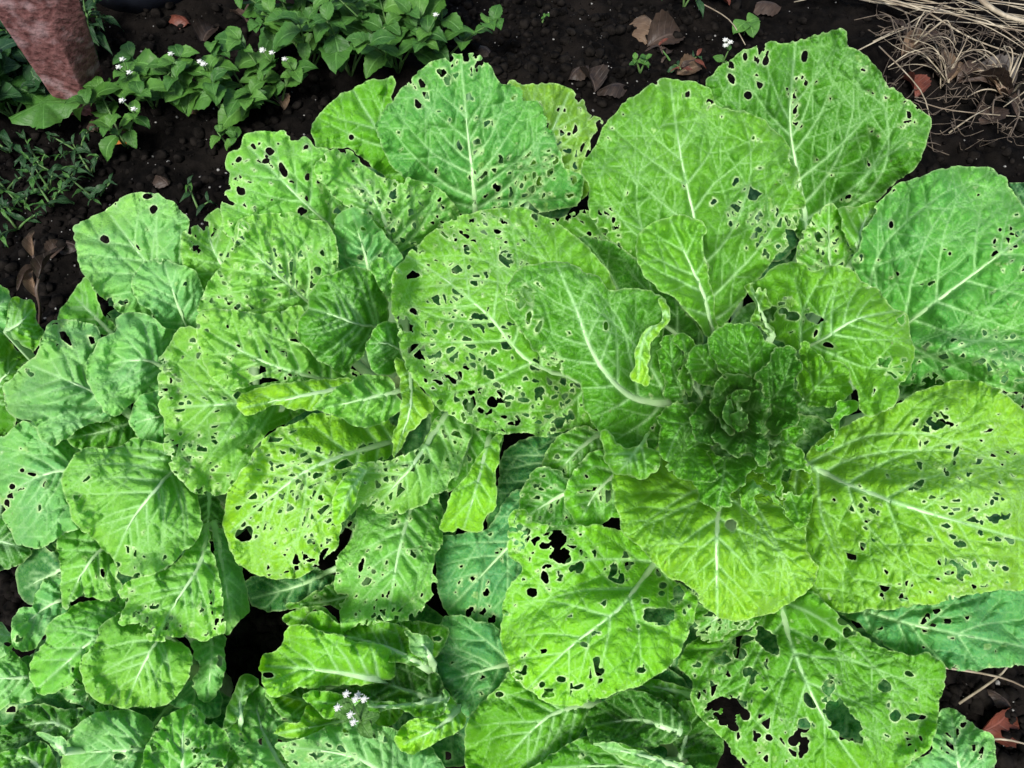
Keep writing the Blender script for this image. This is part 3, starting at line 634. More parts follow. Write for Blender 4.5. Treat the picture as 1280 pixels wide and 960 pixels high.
leaf('C', 'H', '45,350 55,270 100,200 130,80 250,40 370,20 405,80 412,150 400,220 380,300 385,350 340,430 300,465 230,470 180,480 120,490 80,532 65,480 68,420', '320,30 265,230 225,465', (.15, .21, .15), MT, 0.17, '150,420,130,.6;270,420,110,.7;330,380,80,.7;150,300,60,.4;60,180,40,.5;310,260,50,.5', cell=9.5, cup=-.012, nlat=8, big='137,287,8,22,15;180,305,9,9,0')
leaf('C', 'E', '370,560 440,540 520,570 600,630 595,720 540,770 480,800 420,840 400,740', '500,540 500,660 450,800', (.16, .19, .17), MG, .10, '470,740,60,.7')
leaf('C', 'f', '628,540 623,575 620,600 619,632 606,650 600,666 575,663 552,660 556,640 565,615 588,588 606,562', '612,545 598,600 580,660', (.17, .24, .20), LM, 0, wave=.6, cup=.01, ribw=.7, nlat=5)
leaf('C', 'E', '45,945 42,870 70,800 110,760 150,740 230,730 330,690 390,600 440,570 500,590 495,680 465,760 430,820 380,860 320,890 260,912 180,902 130,885 90,930', '430,570 300,760 190,880', (.18, .25, .21), MT, 0.16, '260,790,110,.7;180,860,60,.6;330,850,60,.5;430,770,50,.6', cell=11, cup=.006, nlat=7)
leaf('C', 'E', '48,950 45,870 72,800 110,765 150,760 130,830 110,880 85,935', '150,770 100,840 60,930', (.24, .27, .24), LM, wave=.4, petiole=False)
leaf('C', 'E', '-20,560 50,500 110,470 150,445 230,460 265,520 270,560 220,600 150,628 100,612 40,585', '280,500 150,530 10,560', (.22, .25, .24), MT, .0, crinkle=1.6, wave=1.3, blister=.004)
leaf('C', 'y', '170,340 190,290 240,230 330,185 420,165 510,175 570,210 610,270 640,340 650,420 640,520 560,560 520,600 510,690 440,750 390,810 300,770 210,720 160,650 120,580 120,470 170,410', '590,520 470,505 330,455 140,400', (.21, .28, .26), MG, .0, crinkle=1.5, nlat=7, cup=-.010, ribw=.8, blister=.002, gap=.03)
leaf('C', 'y', '505,640 525,580 580,530 640,495 720,520 740,640 730,740 690,790 620,818 560,790 525,730', '720,660 640,620 540,620', (.22, .27, .28), MG, crinkle=1.6, ribw=.6, gap=.03, blister=.002)
leaf('C', 'y', '545,130 600,110 660,140 700,200 670,260 690,340 660,370 610,300 570,220', '640,350 630,250 590,140', (.24, .28, .28), MT, crinkle=1.8, ribw=.5, petiole=False)
leaf('C', 'E', '252,390 290,430 315,470 385,560 335,600 275,680 245,732 248,650 268,560 262,480', '300,440 300,560 252,715', (.24, .27, .22), LM, wave=.5, crinkle=.8, ribw=.6)
# ---- largest cabbage: outer leaves
leaf('M', 'C', '225,310 260,235 330,175 440,140 500,148 570,122 640,103 684,106 690,150 730,175 770,205 830,280 880,320 920,355 967,390 962,450 935,520 905,575 850,610 780,680 720,760 640,800 540,800 440,640 340,480', '560,790 530,600 500,400 520,130', (.13, .21, .27), (.052, .222, .010), .012,
     '410,180,50,.5;550,300,75,.8;740,240,70,.65;820,320,60,.7;900,380,50,.8;370,310,40,.4;640,160,40,.3', cell=11, big='350,188,9,18,0;303,262,10,20,-25;550,186,12,18,20;360,318,12,14,0;418,205,10,18,20', nlat=7, cup=.01, fold='620,680,760,470,-.022,40;700,640,860,520,.018,50;490,230,440,360,.014,30')
leaf('M', 'C', '545,780 595,700 640,675 668,710 685,790 725,830 720,950 560,950 520,860', '640,950 630,820 630,690', (.14, .22, .26), YG, .7, '620,810,170,.93', cell=9, lace=.8)
leaf('M', 'C', '660,700 720,690 790,680 820,740 760,800 720,850 690,800', '720,860 740,760 770,700', (.13, .19, .20), YG, .1)
leaf('M', 'f', '1066,338 1072,310 1085,275 1105,245 1140,222 1180,212 1220,208 1250,218 1270,245 1290,280 1310,330 1330,400 1310,492 1230,480 1170,478 1120,480 1090,440 1080,400', '1095,435 1150,392 1240,325 1310,270', (.14, .24, .22), WG, .006,
     '1200,435,32,.6;1240,430,40,.85;1265,460,35,.8;1265,300,35,.55;1165,478,30,.6', big='1114,281,9,14,0;1187,317,7,8,20;1098,325,6,5,0;1250,287,6,7,0;1266,420,14,10,-15', cell=12, nlat=6, ribw=1.0, fold='1140,428,1290,462,.024,16;1130,410,1280,405,-.018,16;1120,330,1180,230,.014,22')
leaf('M', 'f', '700,275 735,262 770,285 820,320 860,360 870,400 820,395 770,360 720,335 690,310', '860,400 790,340 720,285', (.16, .21, .21), MG, .08, '745,300,35,.9;720,280,30,.6', cell=9)
leaf('M', 'f', '728,210 745,180 762,150 790,122 815,103 835,98 860,102 888,113 893,128 905,135 930,140 960,155 985,180 988,200 997,215 1004,250 1000,275 985,305 960,335 930,370 905,410 880,420 850,390 800,335 760,300 735,265 738,235', '893,430 880,330 852,200 838,103', (.14, .27, .30), (.095, .320, .020), .008, gap=.04, blobs=
     '975,290,35,.85;985,215,20,.6;925,255,28,.5;960,310,30,.8;755,285,25,.5', cell=12, big='779,143,4,6,-30;765,160,6,4,20;902,146,5,5,0;942,172,5,8,20;921,262,7,12,-30;950,210,9,4,-5;935,277,4,6,0;986,280,9,11,0;933,310,5,7,0', nlat=7, ribw=.9, fold='890,300,985,205,.026,20;800,260,880,330,-.016,16')
leaf('M', 'f', '640,330 700,300 760,300 800,330 850,380 880,430 800,440 700,420', '890,450 790,380 690,340', (.16, .20, .19), DG)
leaf('M', 'f', '797,325 798,300 805,285 825,272 848,269 875,277 883,290 878,303 884,340 892,380 896,425 880,418 860,392 842,372 825,364 815,352 803,343', '894,430 880,370 858,320 838,275', (.18, .28, .30), (.120, .360, .018), .0, gap=.035, crinkle=1.3, nlat=5, ribw=.9)
leaf('M', 'f', '1002,575 1030,545 1060,532 1085,520 1120,507 1145,491 1180,480 1220,476 1250,486 1275,510 1310,545 1335,620 1325,700 1280,735 1240,738 1200,748 1160,756 1120,760 1085,762 1048,765 1022,755 1006,746 990,700 985,650 985,600', '990,565 1030,592 1119,628 1209,655 1330,690', (.14, .25, .17), LM, .012, gap=.026, blobs='1235,560,35,.5;1180,605,40,.5;1160,535,35,.5;1230,640,40,.5;1095,640,22,.8;1085,680,22,.6;1215,720,40,.7;1180,740,30,.6;1120,740,25,.5;1255,670,30,.5;1240,590,30,.5', cell=12,
     big='1147,606,14,30,50;1184,592,10,10,0;1196,563,9,30,25;1210,594,7,6,0;1240,628,10,14,0;1155,627,8,6,0;1189,642,12,5,0;1098,640,8,6,0;1083,652,8,5,20;1200,722,18,9,35;1220,637,14,7,0;1150,554,5,16,0', cup=-.012, nlat=7, ribw=1.5, fold='1040,585,1290,560,-.014,26;1030,600,1060,740,-.014,18;1040,610,1290,620,.016,26;1010,590,1040,700,.014,16')
leaf('M', 'I', '470,380 560,370 640,430 700,490 800,555 900,585 960,580 1015,620 1018,680 1000,740 990,820 970,880 920,930 860,970 700,1010 500,1000 380,970 320,920 260,850 200,800 170,740 180,690 160,650 120,620 150,560 230,500 300,440 390,410', '468,360 495,520 600,770 730,960', (.12, .18, .13), YG, .015,
     '280,760,80,.6;370,600,60,.5;350,650,40,.7;500,870,80,.8;420,900,80,.7;850,760,80,.45;330,900,60,.6;250,600,70,.6;900,900,60,.5;200,720,50,.5;700,500,40,.4', cell=13,
     big='680,805,42,88,-38;425,535,30,50,-35;340,535,36,16,-15;270,600,30,14,0;335,580,20,18,0;360,637,18,14,0;258,745,44,20,-20;285,790,16,34,25;330,745,26,14,25;545,885,18,38,15;515,868,18,20,0;548,820,20,24,-30;586,528,10,12,0;635,547,17,18,0;628,690,20,24,-20;565,735,16,26,-35;815,690,22,20,0;852,782,18,22,0;915,790,34,12,0;898,646,16,9,10;690,508,14,16,0;350,782,18,18,0;312,820,20,14,40;430,860,14,12,0', cup=-.012, nlat=6, ribw=1.2)
leaf('M', 'I', '170,380 200,360 280,380 330,440 400,450 380,490 300,510 240,540 190,520', '400,400 290,440 200,500', (.16, .18, .15), MG, .5, '260,470,120,.9', cell=9, lace=.9)
# ---- largest cabbage: left side
leaf('M', 'f', '490,375 492,345 510,318 545,287 580,268 615,262 650,258 690,275 725,300 760,340 780,400 785,480 765,520 738,542 715,537 685,545 655,541 625,541 595,535 569,524 550,511 531,488 509,462 498,418', '770,490 665,453 610,394 550,345 505,318', (.15, .26, .22), (.125, .385, .020), .05, gap=.026, blobs='520,400,40,.55;560,460,55,.75;600,500,45,.7;640,520,45,.8;690,510,50,.8;570,400,50,.45;620,300,50,.92;580,290,35,.8;540,330,35,.6;600,340,40,.6;560,500,40,.8;700,440,30,.6;660,280,30,.5;520,440,30,.6;640,400,50,.35', cell=10.5,
     big='606,463,7,20,0;615,503,18,24,-30;628,502,20,8,10;675,488,22,18,0;655,500,22,9,5;699,528,18,26,0;595,395,24,14,15;560,470,10,9,0;575,468,10,20,0;516,387,16,11,0', cup=-.006, nlat=7, ribw=.8)
leaf('M', 'E', '790,660 880,620 930,640 960,700 880,760 830,820 790,800 760,770 738,740', '940,640 860,700 790,780', (.16, .20, .18), MG, .12, '800,720,80,.7', cell=9)
leaf('M', 'H', '660,120 680,20 720,-40 800,-30 850,40 880,160 760,170 690,150', '860,20 770,70 690,120', (.16, .20, .18), MG, .18, '740,80,110,.6', cell=10)
leaf('M', 'E', '950,690 870,740 820,810 813,880 850,942 900,960 960,935 1020,910 1030,800 1000,720', '1040,740 930,830 870,930', (.17, .22, .19), YG, .04, '890,840,70,.8;940,900,50,.5;860,870,40,.5', cell=11)
leaf('M', 'H', '628,150 640,105 690,100 710,135 800,150 900,150 1000,170 1080,200 1130,260 1180,330 1230,370 1256,400 1252,450 1235,510 1200,570 1150,630 1050,690 950,725 830,755 760,745 700,710 650,660 620,600 605,540 605,440 620,370 660,320 672,290 630,262 618,240', '1160,210 1010,415 830,560 690,700', (.15, .24, .17), LM, .012, gap=.026, blobs='700,160,80,.6;800,200,80,.7;830,260,60,.7;670,240,50,.8;980,310,60,.7;760,320,50,.4;720,700,60,.7;840,690,50,.6;660,620,60,.6;1170,360,60,.6;930,640,50,.4;1240,490,40,.6;640,440,40,.4', cell=12,
     big='1128,455,48,26,-5;1105,440,26,14,10;1195,378,16,26,0;1143,350,16,14,0;708,376,20,14,0;750,325,12,24,-15;800,200,16,24,0;805,258,32,18,15;865,292,14,20,0;980,300,12,22,10;985,335,22,8,15;678,162,26,10,20;785,165,22,9,10;878,548,14,9,30;935,640,16,10,-20;1072,634,14,10,0;860,690,18,8,-15;805,664,15,10,0;740,683,11,11,0;1140,378,12,9,0;1060,488,8,8,0', cup=-.014, nlat=6, ribw=.9, fold='1060,230,640,470,-.012,40;1100,300,900,330,-.018,50')
leaf('M', 'f', '765,600 780,575 820,560 900,575 980,600 1000,640 1012,697 1024,711 1012,735 980,758 950,770 912,776 880,758 869,737 835,720 816,701 797,682 779,664 769,630', '905,600 897,655 896,720 897,772', (.17, .26, .20), LM, .0, gap=.026, cup=-.012, nlat=6, ribw=1.2, big='914,657,24,20,20', crinkle=1.2)
leaf('M', 'E', '618,190 630,140 660,95 720,76 800,74 860,88 920,123 960,165 1010,165 1080,165 1140,200 1165,250 1140,330 1150,450 1230,540 1200,640 1120,690 1090,760 1060,795 1000,775 960,760 945,690 920,630 880,560 860,480 800,440 740,390 700,340 660,280 630,240', '1220,545 1040,522 920,395 850,220 790,85', (.15, .28, .29), (.066, .255, .012), .006, gap=.04, blobs='660,190,60,.6;700,260,50,.5;760,400,60,.5;1020,760,50,.4', cell=11, big='690,180,14,34,-25;695,262,10,24,10;730,290,9,22,25;645,193,26,9,10;953,285,9,16,0', cup=-.006, nlat=7, ribw=1.7, fold='960,180,1060,470,-.02,40;700,330,880,480,-.012,40;800,120,900,300,.014,60')  # tint darkened to stand in for shade between this leaf and the one beneath
leaf('M', 'E', '935,650 960,635 1000,680 1050,690 1085,650 1100,635 1090,690 1130,710 1137,750 1100,782 1070,800 1030,782 985,778 955,742', '1090,650 1040,720 1000,770', (.22, .26, .22), YG, .02, wave=1.5, crinkle=1.4, petiole=False)
leaf('M', 'E', '1130,195 1160,225 1168,265 1130,305 1100,350 1095,440 1090,490 1050,470 1035,450 1050,400 1058,340 1090,300 1140,270', '1150,240 1080,330 1060,460', (.30, .32, .30), LM, wave=.5, petiole=False, crinkle=1.3)
leaf('M', 'F', '370,160 420,110 500,72 550,78 570,95 620,85 690,95 750,140 810,185 850,230 885,250 905,300 912,380 900,440 870,490 850,540 800,577 740,577 715,500 690,440 600,430 520,400 470,340 430,290 440,220 400,190', '480,400 610,330 720,265 860,235', (.17, .29, .28), (.115, .350, .015), .006, gap=.035, blobs='540,260,50,.7;480,230,50,.6;820,420,40,.5', cell=11, big='580,262,30,14,15;510,255,24,14,0;812,408,20,12,40;625,350,20,9,20', nlat=6, ribw=.9, cup=-.008)
leaf('M', 'F', '345,160 380,140 420,170 440,220 400,250 440,300 430,320 400,290 370,270 380,220', '440,320 400,230 370,160', (.23, .27, .28), YG, .15, crinkle=1.5, wave=1.4)
# ---- largest cabbage: the heart, from the outside in; inner tints darkened for the hollow's shade
leaf('M', 'z', '700,200 730,162 790,195 805,235 850,232 900,278 912,340 880,385 800,400 740,390 690,330', '690,420 770,330 850,250', (0.167, 0.235, 0.260), YG, crinkle=1.21, wave=1.75, step=1.35, ribw=.45, rough_edge=1.9, nlat=6, veins=.8, blister=.0042, rimk=.9, petiole=False)
leaf('M', 'z', '620,600 640,510 700,488 760,488 800,440 830,418 870,383 932,388 932,420 880,460 860,510 820,557 780,572 740,532 690,545 665,600', '640,560 750,500 900,410', (0.160, 0.229, 0.241), YG, .05, crinkle=0.99, wave=2.00, step=1.35, ribw=.45, rough_edge=1.9, nlat=6, veins=.8, blister=.0042, rimk=.9, big='785,508,55,50,0;810,425,40,40,0', petiole=False)
leaf('M', 'z', '500,690 560,640 610,570 690,570 745,640 750,740 748,830 710,895 690,892 640,850 600,800 560,770', '610,560 640,680 700,860', (0.160, 0.229, 0.222), YG, .02, crinkle=0.99, wave=1.88, step=1.35, ribw=.45, rough_edge=1.9, nlat=6, veins=.8, blister=.0042, rimk=.9, big='690,712,60,50,0;535,800,90,160,-25', petiole=False)
leaf('M', 'z', '465,755 510,712 560,725 620,780 650,810 640,830 560,770 510,770 525,800 545,830 510,850 480,800', '520,715 530,750 510,830', (0.222, 0.253, 0.241), YG, crinkle=0.83, wave=1.50, step=1.35, ribw=.45, rough_edge=1.9, nlat=6, veins=.8, blister=.0042, rimk=.9, petiole=False)
leaf('M', 'z', '145,160 180,118 235,145 245,200 242,250 236,290 240,380 212,397 160,330 150,260', '245,380 200,270 185,135', (0.160, 0.241, 0.272), MG, crinkle=0.99, wave=1.75, step=1.35, ribw=.45, rough_edge=1.9, nlat=6, veins=.8, blister=.0042, rimk=.9, petiole=False)
leaf('M', 'z', '200,140 240,120 290,160 270,230 290,320 250,380 230,300 240,220', '290,380 260,250 235,140', (0.154, 0.216, 0.247), MG, crinkle=1.10, wave=1.75, step=1.35, ribw=.45, rough_edge=1.9, nlat=6, veins=.8, blister=.0042, rimk=.9, petiole=False)
leaf('M', 'z', '285,560 340,570 400,610 450,612 520,605 524,640 490,700 440,750 422,802 370,822 318,802 285,745 280,660', '400,560 400,680 375,800', (0.154, 0.235, 0.235), MG, crinkle=1.10, wave=1.88, step=1.35, ribw=.45, rough_edge=1.9, nlat=6, veins=.8, blister=.0042, rimk=.9, petiole=False)
leaf('M', 'z', '122,460 160,408 230,393 290,415 340,480 350,560 340,610 376,680 352,722 300,702 230,692 170,642 152,582 145,510', '360,500 240,480 170,620', (0.154, 0.241, 0.247), MG, crinkle=0.99, wave=1.88, step=1.35, ribw=.45, rough_edge=1.9, nlat=6, veins=.8, blister=.0042, rimk=.9, petiole=False)
leaf('M', 'z', '245,240 270,180 330,150 400,160 430,240 440,300 380,320 300,310 260,275', '430,330 340,250 290,190', (0.160, 0.229, 0.260), MG, crinkle=1.43, wave=1.75, step=1.35, ribw=.45, rough_edge=1.9, nlat=6, veins=.8, blister=.0042, rimk=.9, petiole=False)
leaf('M', 'z', '340,190 365,105 450,86 520,92 590,145 610,200 590,260 530,300 460,310 400,280', '510,340 500,220 470,100', (0.148, 0.247, 0.300), MG, crinkle=1.32, wave=1.75, step=1.35, ribw=.45, rough_edge=1.9, nlat=6, veins=.8, blister=.0042, rimk=.9, petiole=False)
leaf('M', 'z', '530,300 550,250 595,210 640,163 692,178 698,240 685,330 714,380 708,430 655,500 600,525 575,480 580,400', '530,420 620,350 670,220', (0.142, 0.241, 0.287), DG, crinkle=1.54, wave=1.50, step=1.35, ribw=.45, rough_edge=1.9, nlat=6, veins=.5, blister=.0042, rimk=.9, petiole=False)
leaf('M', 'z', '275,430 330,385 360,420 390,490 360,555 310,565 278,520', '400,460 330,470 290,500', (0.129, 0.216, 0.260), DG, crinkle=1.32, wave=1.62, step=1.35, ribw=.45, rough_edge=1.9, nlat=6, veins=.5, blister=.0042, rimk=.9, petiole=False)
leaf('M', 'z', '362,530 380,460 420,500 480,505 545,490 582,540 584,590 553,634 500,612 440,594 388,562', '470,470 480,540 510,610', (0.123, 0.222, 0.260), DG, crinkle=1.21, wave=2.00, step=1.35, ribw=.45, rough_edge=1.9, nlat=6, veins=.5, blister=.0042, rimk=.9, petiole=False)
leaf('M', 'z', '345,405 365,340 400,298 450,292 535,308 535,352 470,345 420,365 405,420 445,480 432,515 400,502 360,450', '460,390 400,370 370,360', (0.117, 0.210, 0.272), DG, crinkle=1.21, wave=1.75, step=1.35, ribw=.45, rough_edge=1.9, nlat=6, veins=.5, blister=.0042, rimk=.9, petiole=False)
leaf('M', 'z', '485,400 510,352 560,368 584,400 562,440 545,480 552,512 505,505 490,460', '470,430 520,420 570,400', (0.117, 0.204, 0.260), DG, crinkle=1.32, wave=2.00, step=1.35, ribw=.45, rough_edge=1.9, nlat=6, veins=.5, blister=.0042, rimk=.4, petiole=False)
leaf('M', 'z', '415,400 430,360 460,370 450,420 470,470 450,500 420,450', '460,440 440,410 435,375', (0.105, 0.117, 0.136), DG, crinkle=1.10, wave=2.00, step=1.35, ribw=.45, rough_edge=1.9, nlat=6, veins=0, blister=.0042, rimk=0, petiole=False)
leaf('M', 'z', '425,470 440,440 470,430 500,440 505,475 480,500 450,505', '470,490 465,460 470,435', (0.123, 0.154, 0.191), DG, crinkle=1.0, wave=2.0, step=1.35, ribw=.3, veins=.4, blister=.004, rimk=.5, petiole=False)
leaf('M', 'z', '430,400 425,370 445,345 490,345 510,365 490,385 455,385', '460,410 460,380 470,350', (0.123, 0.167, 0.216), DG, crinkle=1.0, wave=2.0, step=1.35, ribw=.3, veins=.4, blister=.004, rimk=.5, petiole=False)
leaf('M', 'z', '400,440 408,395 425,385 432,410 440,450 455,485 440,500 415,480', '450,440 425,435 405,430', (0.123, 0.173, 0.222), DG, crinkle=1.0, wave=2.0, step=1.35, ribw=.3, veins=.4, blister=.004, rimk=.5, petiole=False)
print('cabbage triangles', NT[0])

# ------------------------------------------------------------------ soil crumbs
def ico(rs, sub=1):
    t = (1+5**.5)/2
    V = [(-1,t,0),(1,t,0),(-1,-t,0),(1,-t,0),(0,-1,t),(0,1,t),(0,-1,-t),(0,1,-t),(t,0,-1),(t,0,1),(-t,0,-1),(-t,0,1)]
    T = [(0,11,5),(0,5,1),(0,1,7),(0,7,10),(0,10,11),(1,5,9),(5,11,4),(11,10,2),(10,7,6),(7,1,8),(3,9,4),(3,4,2),(3,2,6),(3,6,8),(3,8,9),(4,9,5),(2,4,11),(6,2,10),(8,6,7),(9,8,1)]
    V = np.array(V)/math.hypot(1, t); return V*(1+.28*rs.uniform(-1, 1, (12, 1))), np.array(T)
def crumbs(name, n, rlo, rhi, mat, seed, label, cat, boxes):
    rs = np.random.RandomState(seed); Vs = []; Ts = []; o = 0
    for k in range(n):
        bx = boxes[rs.randint(len(boxes))]
        x = rs.uniform(bx[0], bx[2]); y = rs.uniform(bx[1], bx[3]); p = P3(x, y, 0); p.z = gz(p.x, p.y)
        r = rlo+(rhi-rlo)*rs.rand()**3; V, T = ico(rs)
        V = V*r*np.array([1, rs.uniform(.7, 1), rs.uniform(.5, .85)])
        a = rs.rand()*6.3; R2 = np.array([[math.cos(a), -math.sin(a), 0], [math.sin(a), math.cos(a), 0], [0, 0, 1]])
        Vs.append(V@R2.T+np.array([p.x, p.y, p.z+r*.25])); Ts.append(T+o); o += 12
    ob = add(name, mesh_np(name, np.concatenate(Vs), np.concatenate(Ts), smooth=False), mat)
    tag(ob, label, cat, kind='stuff')
BARE = [(-10, 150, 130, 420), (120, 120, 400, 300), (560, -20, 900, 160), (560, -20, 900, 160), (880, -20, 1290, 230), (1150, 780, 1290, 970), (-10, 680, 90, 780), (100, -20, 420, 120), (280, 760, 350, 880)]
crumbs('soil_crumbs', 5200, .0016, .013, M['clod'], 5, 'black crumbs and clods scattered over the soil', 'soil', BARE)
crumbs('pale_grit', 700, .0008, .0034, M['grit'], 6, 'tiny pale grit specks scattered over the black soil', 'grit', BARE)

# ------------------------------------------------------------------ weeds
def weed_leaf_mesh(name, shape, rows=12, teeth=.0, cup=.18, seed=1):
    """unit leaf along +Y, base at the origin; shape = half width along it"""
    rs = np.random.RandomState(seed); V = []; T = []; C = 6; U = []; W = []
    xs = np.linspace(0, 1, len(shape)); tw = rs.uniform(-.3, .3); ph = rs.uniform(0, 6)
    for i in range(rows+1):
        t = i/rows; w = sum(np.interp(min(max(t+d, 0), 1), xs, shape) for d in (-.05, 0, .05))/3*(1 if 0 < i < rows else .3)
        w *= 1+teeth*(1 if i % 2 else -1)
        for j in range(-C//2, C//2+1):
            u = j/(C/2)
            V.append((u*w+.05*math.sin(t*3+ph)*t, t, -.26*t*t+.12*math.sin(t*3.1)+cup*u*u*w+.05*math.sin(t*9+ph+u*2)*abs(u)+tw*u*w*t)); U.append(u); W.append(t)
    n = C+1
    for i in range(rows):
        for j in range(C):
            a = i*n+j; T += [(a, a+1, a+n+1), (a, a+n+1, a+n)]
    return mesh_np(name, np.array(V), np.array(T), {'lu': np.array(U), 'lt': np.array(W)})
OV = [.06, .25, .36, .39, .37, .31, .20, .04]; LAN = [.02, .09, .14, .15, .13, .09, .05, .005]; RND = [.03, .30, .45, .50, .48, .42, .28, .03]
def variants(shape, mats, teeth, nv=2):
    out = []
    for q, m_ in enumerate(mats):
        for k in range(nv):
            me = weed_leaf_mesh('weed_leaf', shape, 12, teeth, .18+.1*k, 11+7*q+k); me.materials.append(M[m_]); out.append(me)
    return out
LV_MID = variants(OV, ('weed1', 'weed2', 'weed1'), .06); LV_BR = variants(OV, ('weed2', 'weed2', 'weed1'), .05)
LV_DK = variants(LAN, ('weed3', 'weed1', 'weed3'), .0); LV_RND = variants(RND, ('weed2',), 0)
LV_DKO = variants(OV, ('weed3', 'weed1'), .05); LV_RED = variants(LAN, ('dry2', 'dry3', 'weed3'), 0)
def floret_mesh():
    rs = np.random.RandomState(3); parts = []
    for k in range(26):
        d = Vector((rs.normal(), rs.normal(), abs(rs.normal())+.3)).normalized()
        parts.append(tube([d*.1, d*rs.uniform(.75, 1.1)], [.14, .07], 4))
    V, T = ico(rs); parts.append(([tuple(v) for v in V*.55], [tuple(t) for t in T]))
    return mesh_np('flower', *merge(parts), smooth=False)
FLO = floret_mesh(); FLO.materials.append(M['petal'])
def place_leaf(root, me, p, az, pitch, size, roll=0, name='leaf'):
    o = bpy.data.objects.new(name, me); COL.objects.link(o); o.parent = root
    o.matrix_basis = Matrix.Translation(p)@Euler((0, 0, az)).to_matrix().to_4x4()@Euler((pitch, roll, 0)).to_matrix().to_4x4()@Matrix.Diagonal((size, size, size, 1))
    return o
def weed(px_, py_, label, group, meshes, h=.12, nst=4, pairs=3, size=.035, spread=.06, seed=0, flowers=0, name='weed', cat='weed', lean=(0, 0)):
    rnd = random.Random(seed*91+int(px_)*7+int(py_)); b = G3(px_, py_, -.004)
    root = empty(name, b); tag(root, label, cat, group)
    nf = flowers
    for k in range(nst):
        a = k*2.4+rnd.uniform(-.5, .5); r = spread*rnd.uniform(.35, 1.0); hh = h*rnd.uniform(.6, 1.1)
        tip = Vector((math.cos(a)*r+lean[0], math.sin(a)*r+lean[1], hh)); mid = Vector((tip.x*.35, tip.y*.35, hh*.6))
        path = [((1-t)**2*Vector((0, 0, 0))+2*t*(1-t)*mid+t*t*tip) for t in (0, .25, .5, .75, 1)]
        add('stem', mesh_np('stem', *merge([tube(path, [.0022, .002, .0017, .0014, .001], 5)])), M['weedstem'], root)
        for j in range(pairs):
            t = .35+.65*(j+.6)/pairs; t = min(t, 1); p = (1-t)**2*Vector((0, 0, 0))+2*t*(1-t)*mid+t*t*tip
            a0 = rnd.uniform(0, 6.3)+j*1.57
            for sgn in (0, math.pi):
                place_leaf(root, rnd.choice(meshes), p, a0+sgn+rnd.uniform(-.6, .6), rnd.uniform(-.55, .7), size*rnd.choice((.45, .6, .8, 1.0, 1.25))*rnd.uniform(.85, 1.15)*(1.15-.45*t), rnd.uniform(-.3, .3))
        for sgn in range(2): place_leaf(root, rnd.choice(meshes), tip, rnd.uniform(0, 6.3), rnd.uniform(.2, .8), size*.55)
        if nf > 0:
            m = min(nf, 3); nf -= m
            for q in range(m):
                fp = tip+Vector((rnd.uniform(-.014, .014), rnd.uniform(-.014, .014), .012+rnd.uniform(0, .012)))
                add('flower_stalk', mesh_np('flower_stalk', *merge([tube([tip, fp], [.0008, .0006], 4)])), M['weedstem'], root)
                f = bpy.data.objects.new('flower', FLO); COL.objects.link(f); f.parent = root; f.location = fp; f.scale = (.0055,)*3
    return root
GA = 'bushy weeds in the thicket behind the tall fan leaves'
for i, (x, y, l) in enumerate(((392, 92, 'bushy green weed in the thicket, next to the flowering weeds'), (440, 100, 'bushy green weed in the thicket behind the leaf with a plain edge'),
        (498, 92, 'bushy green weed in the middle of the thicket'), (552, 80, 'bushy green weed at the bare-soil end of the thicket'), (415, 45, 'bushy green weed at the back of the thicket by the flowering weeds'),
        (470, 42, 'bushy green weed at the back of the thicket, in its middle'), (530, 30, 'bushy green weed at the back of the thicket by the bare soil'), (372, 50, 'bushy green weed at the back of the thicket towards the black pot'))):
    weed(x, y, l, GA, LV_MID, h=.15, nst=5, pairs=3, size=.055, spread=.10, seed=i, flowers=1 if i in (2, 4) else 0)
GB = 'low flowering weeds beside the red post'
for i, (x, y, l, fl) in enumerate(((150, 132, 'low weed with lilac-white flower heads against the foot of the red post', 4), (195, 140, 'low light green weed, second from the red post', 1), (238, 132, 'low weed with lilac-white flower heads, third from the red post', 4),
        (280, 142, 'low light green weed with broad leaves, fourth from the red post', 0), (320, 138, 'low weed with a few flower heads, fifth from the red post', 3), (352, 132, 'low leafy weed between the flowering weeds and the thicket', 1), (158, 185, 'small weed in front of the red post beside an orange dead leaf', 3))):
    weed(x, y, l, GB, LV_BR, h=.10, nst=3, pairs=2, size=.056 if i != 6 else .045, spread=.075, seed=20+i, flowers=fl)
GC = 'dark weeds on the far side of the red post'
for i, (x, y, l) in enumerate(((8, 95, 'dark weed behind the red post at the frame edge'), (30, 115, 'dark weed close behind the red post'), (20, 150, 'dark weed below the red post near the broad lobed leaf'), (-15, 130, 'dark weed half cut off beside the red post'))):
    weed(x, y, l, GC, LV_DKO, h=.11, nst=5, pairs=3, size=.06, spread=.08, seed=40+i)
GD = 'small narrow-leaved weeds on the black soil'
for i, (x, y) in enumerate(((15, 195), (48, 205), (85, 228), (30, 262), (68, 262), (112, 215), (5, 235), (100, 190), (60, 235), (20, 285), (120, 250))):
    weed(x, y, 'small dark narrow-leaved weed on black soil in front of the red post', GD, LV_DK, h=.045, nst=3, pairs=2, size=.034, spread=.05, seed=60+i)
for i, (x, y) in enumerate(((15, 30), (-20, 60), (120, 70), (130, 60))):
    weed(x, y, 'narrow-leaved upright weed ' + ('behind the red post at the frame edge' if i < 2 else 'between the red post and the black pot'), 'upright weeds ' + ('behind the red post' if i < 2 else 'between post and pot'), LV_DK, h=.12, nst=4, pairs=3, size=.05, spread=.05, seed=80+i)
weed(288, 188, 'tiny seedling at the tip of a lacy leaf on bare soil', None, LV_MID, h=.03, nst=2, pairs=1, size=.03, spread=.03, seed=90)
weed(248, 262, 'tiny pale seedling in the soil beside a waxy round leaf', None, LV_DK, h=.03, nst=2, pairs=1, size=.035, spread=.03, seed=91)
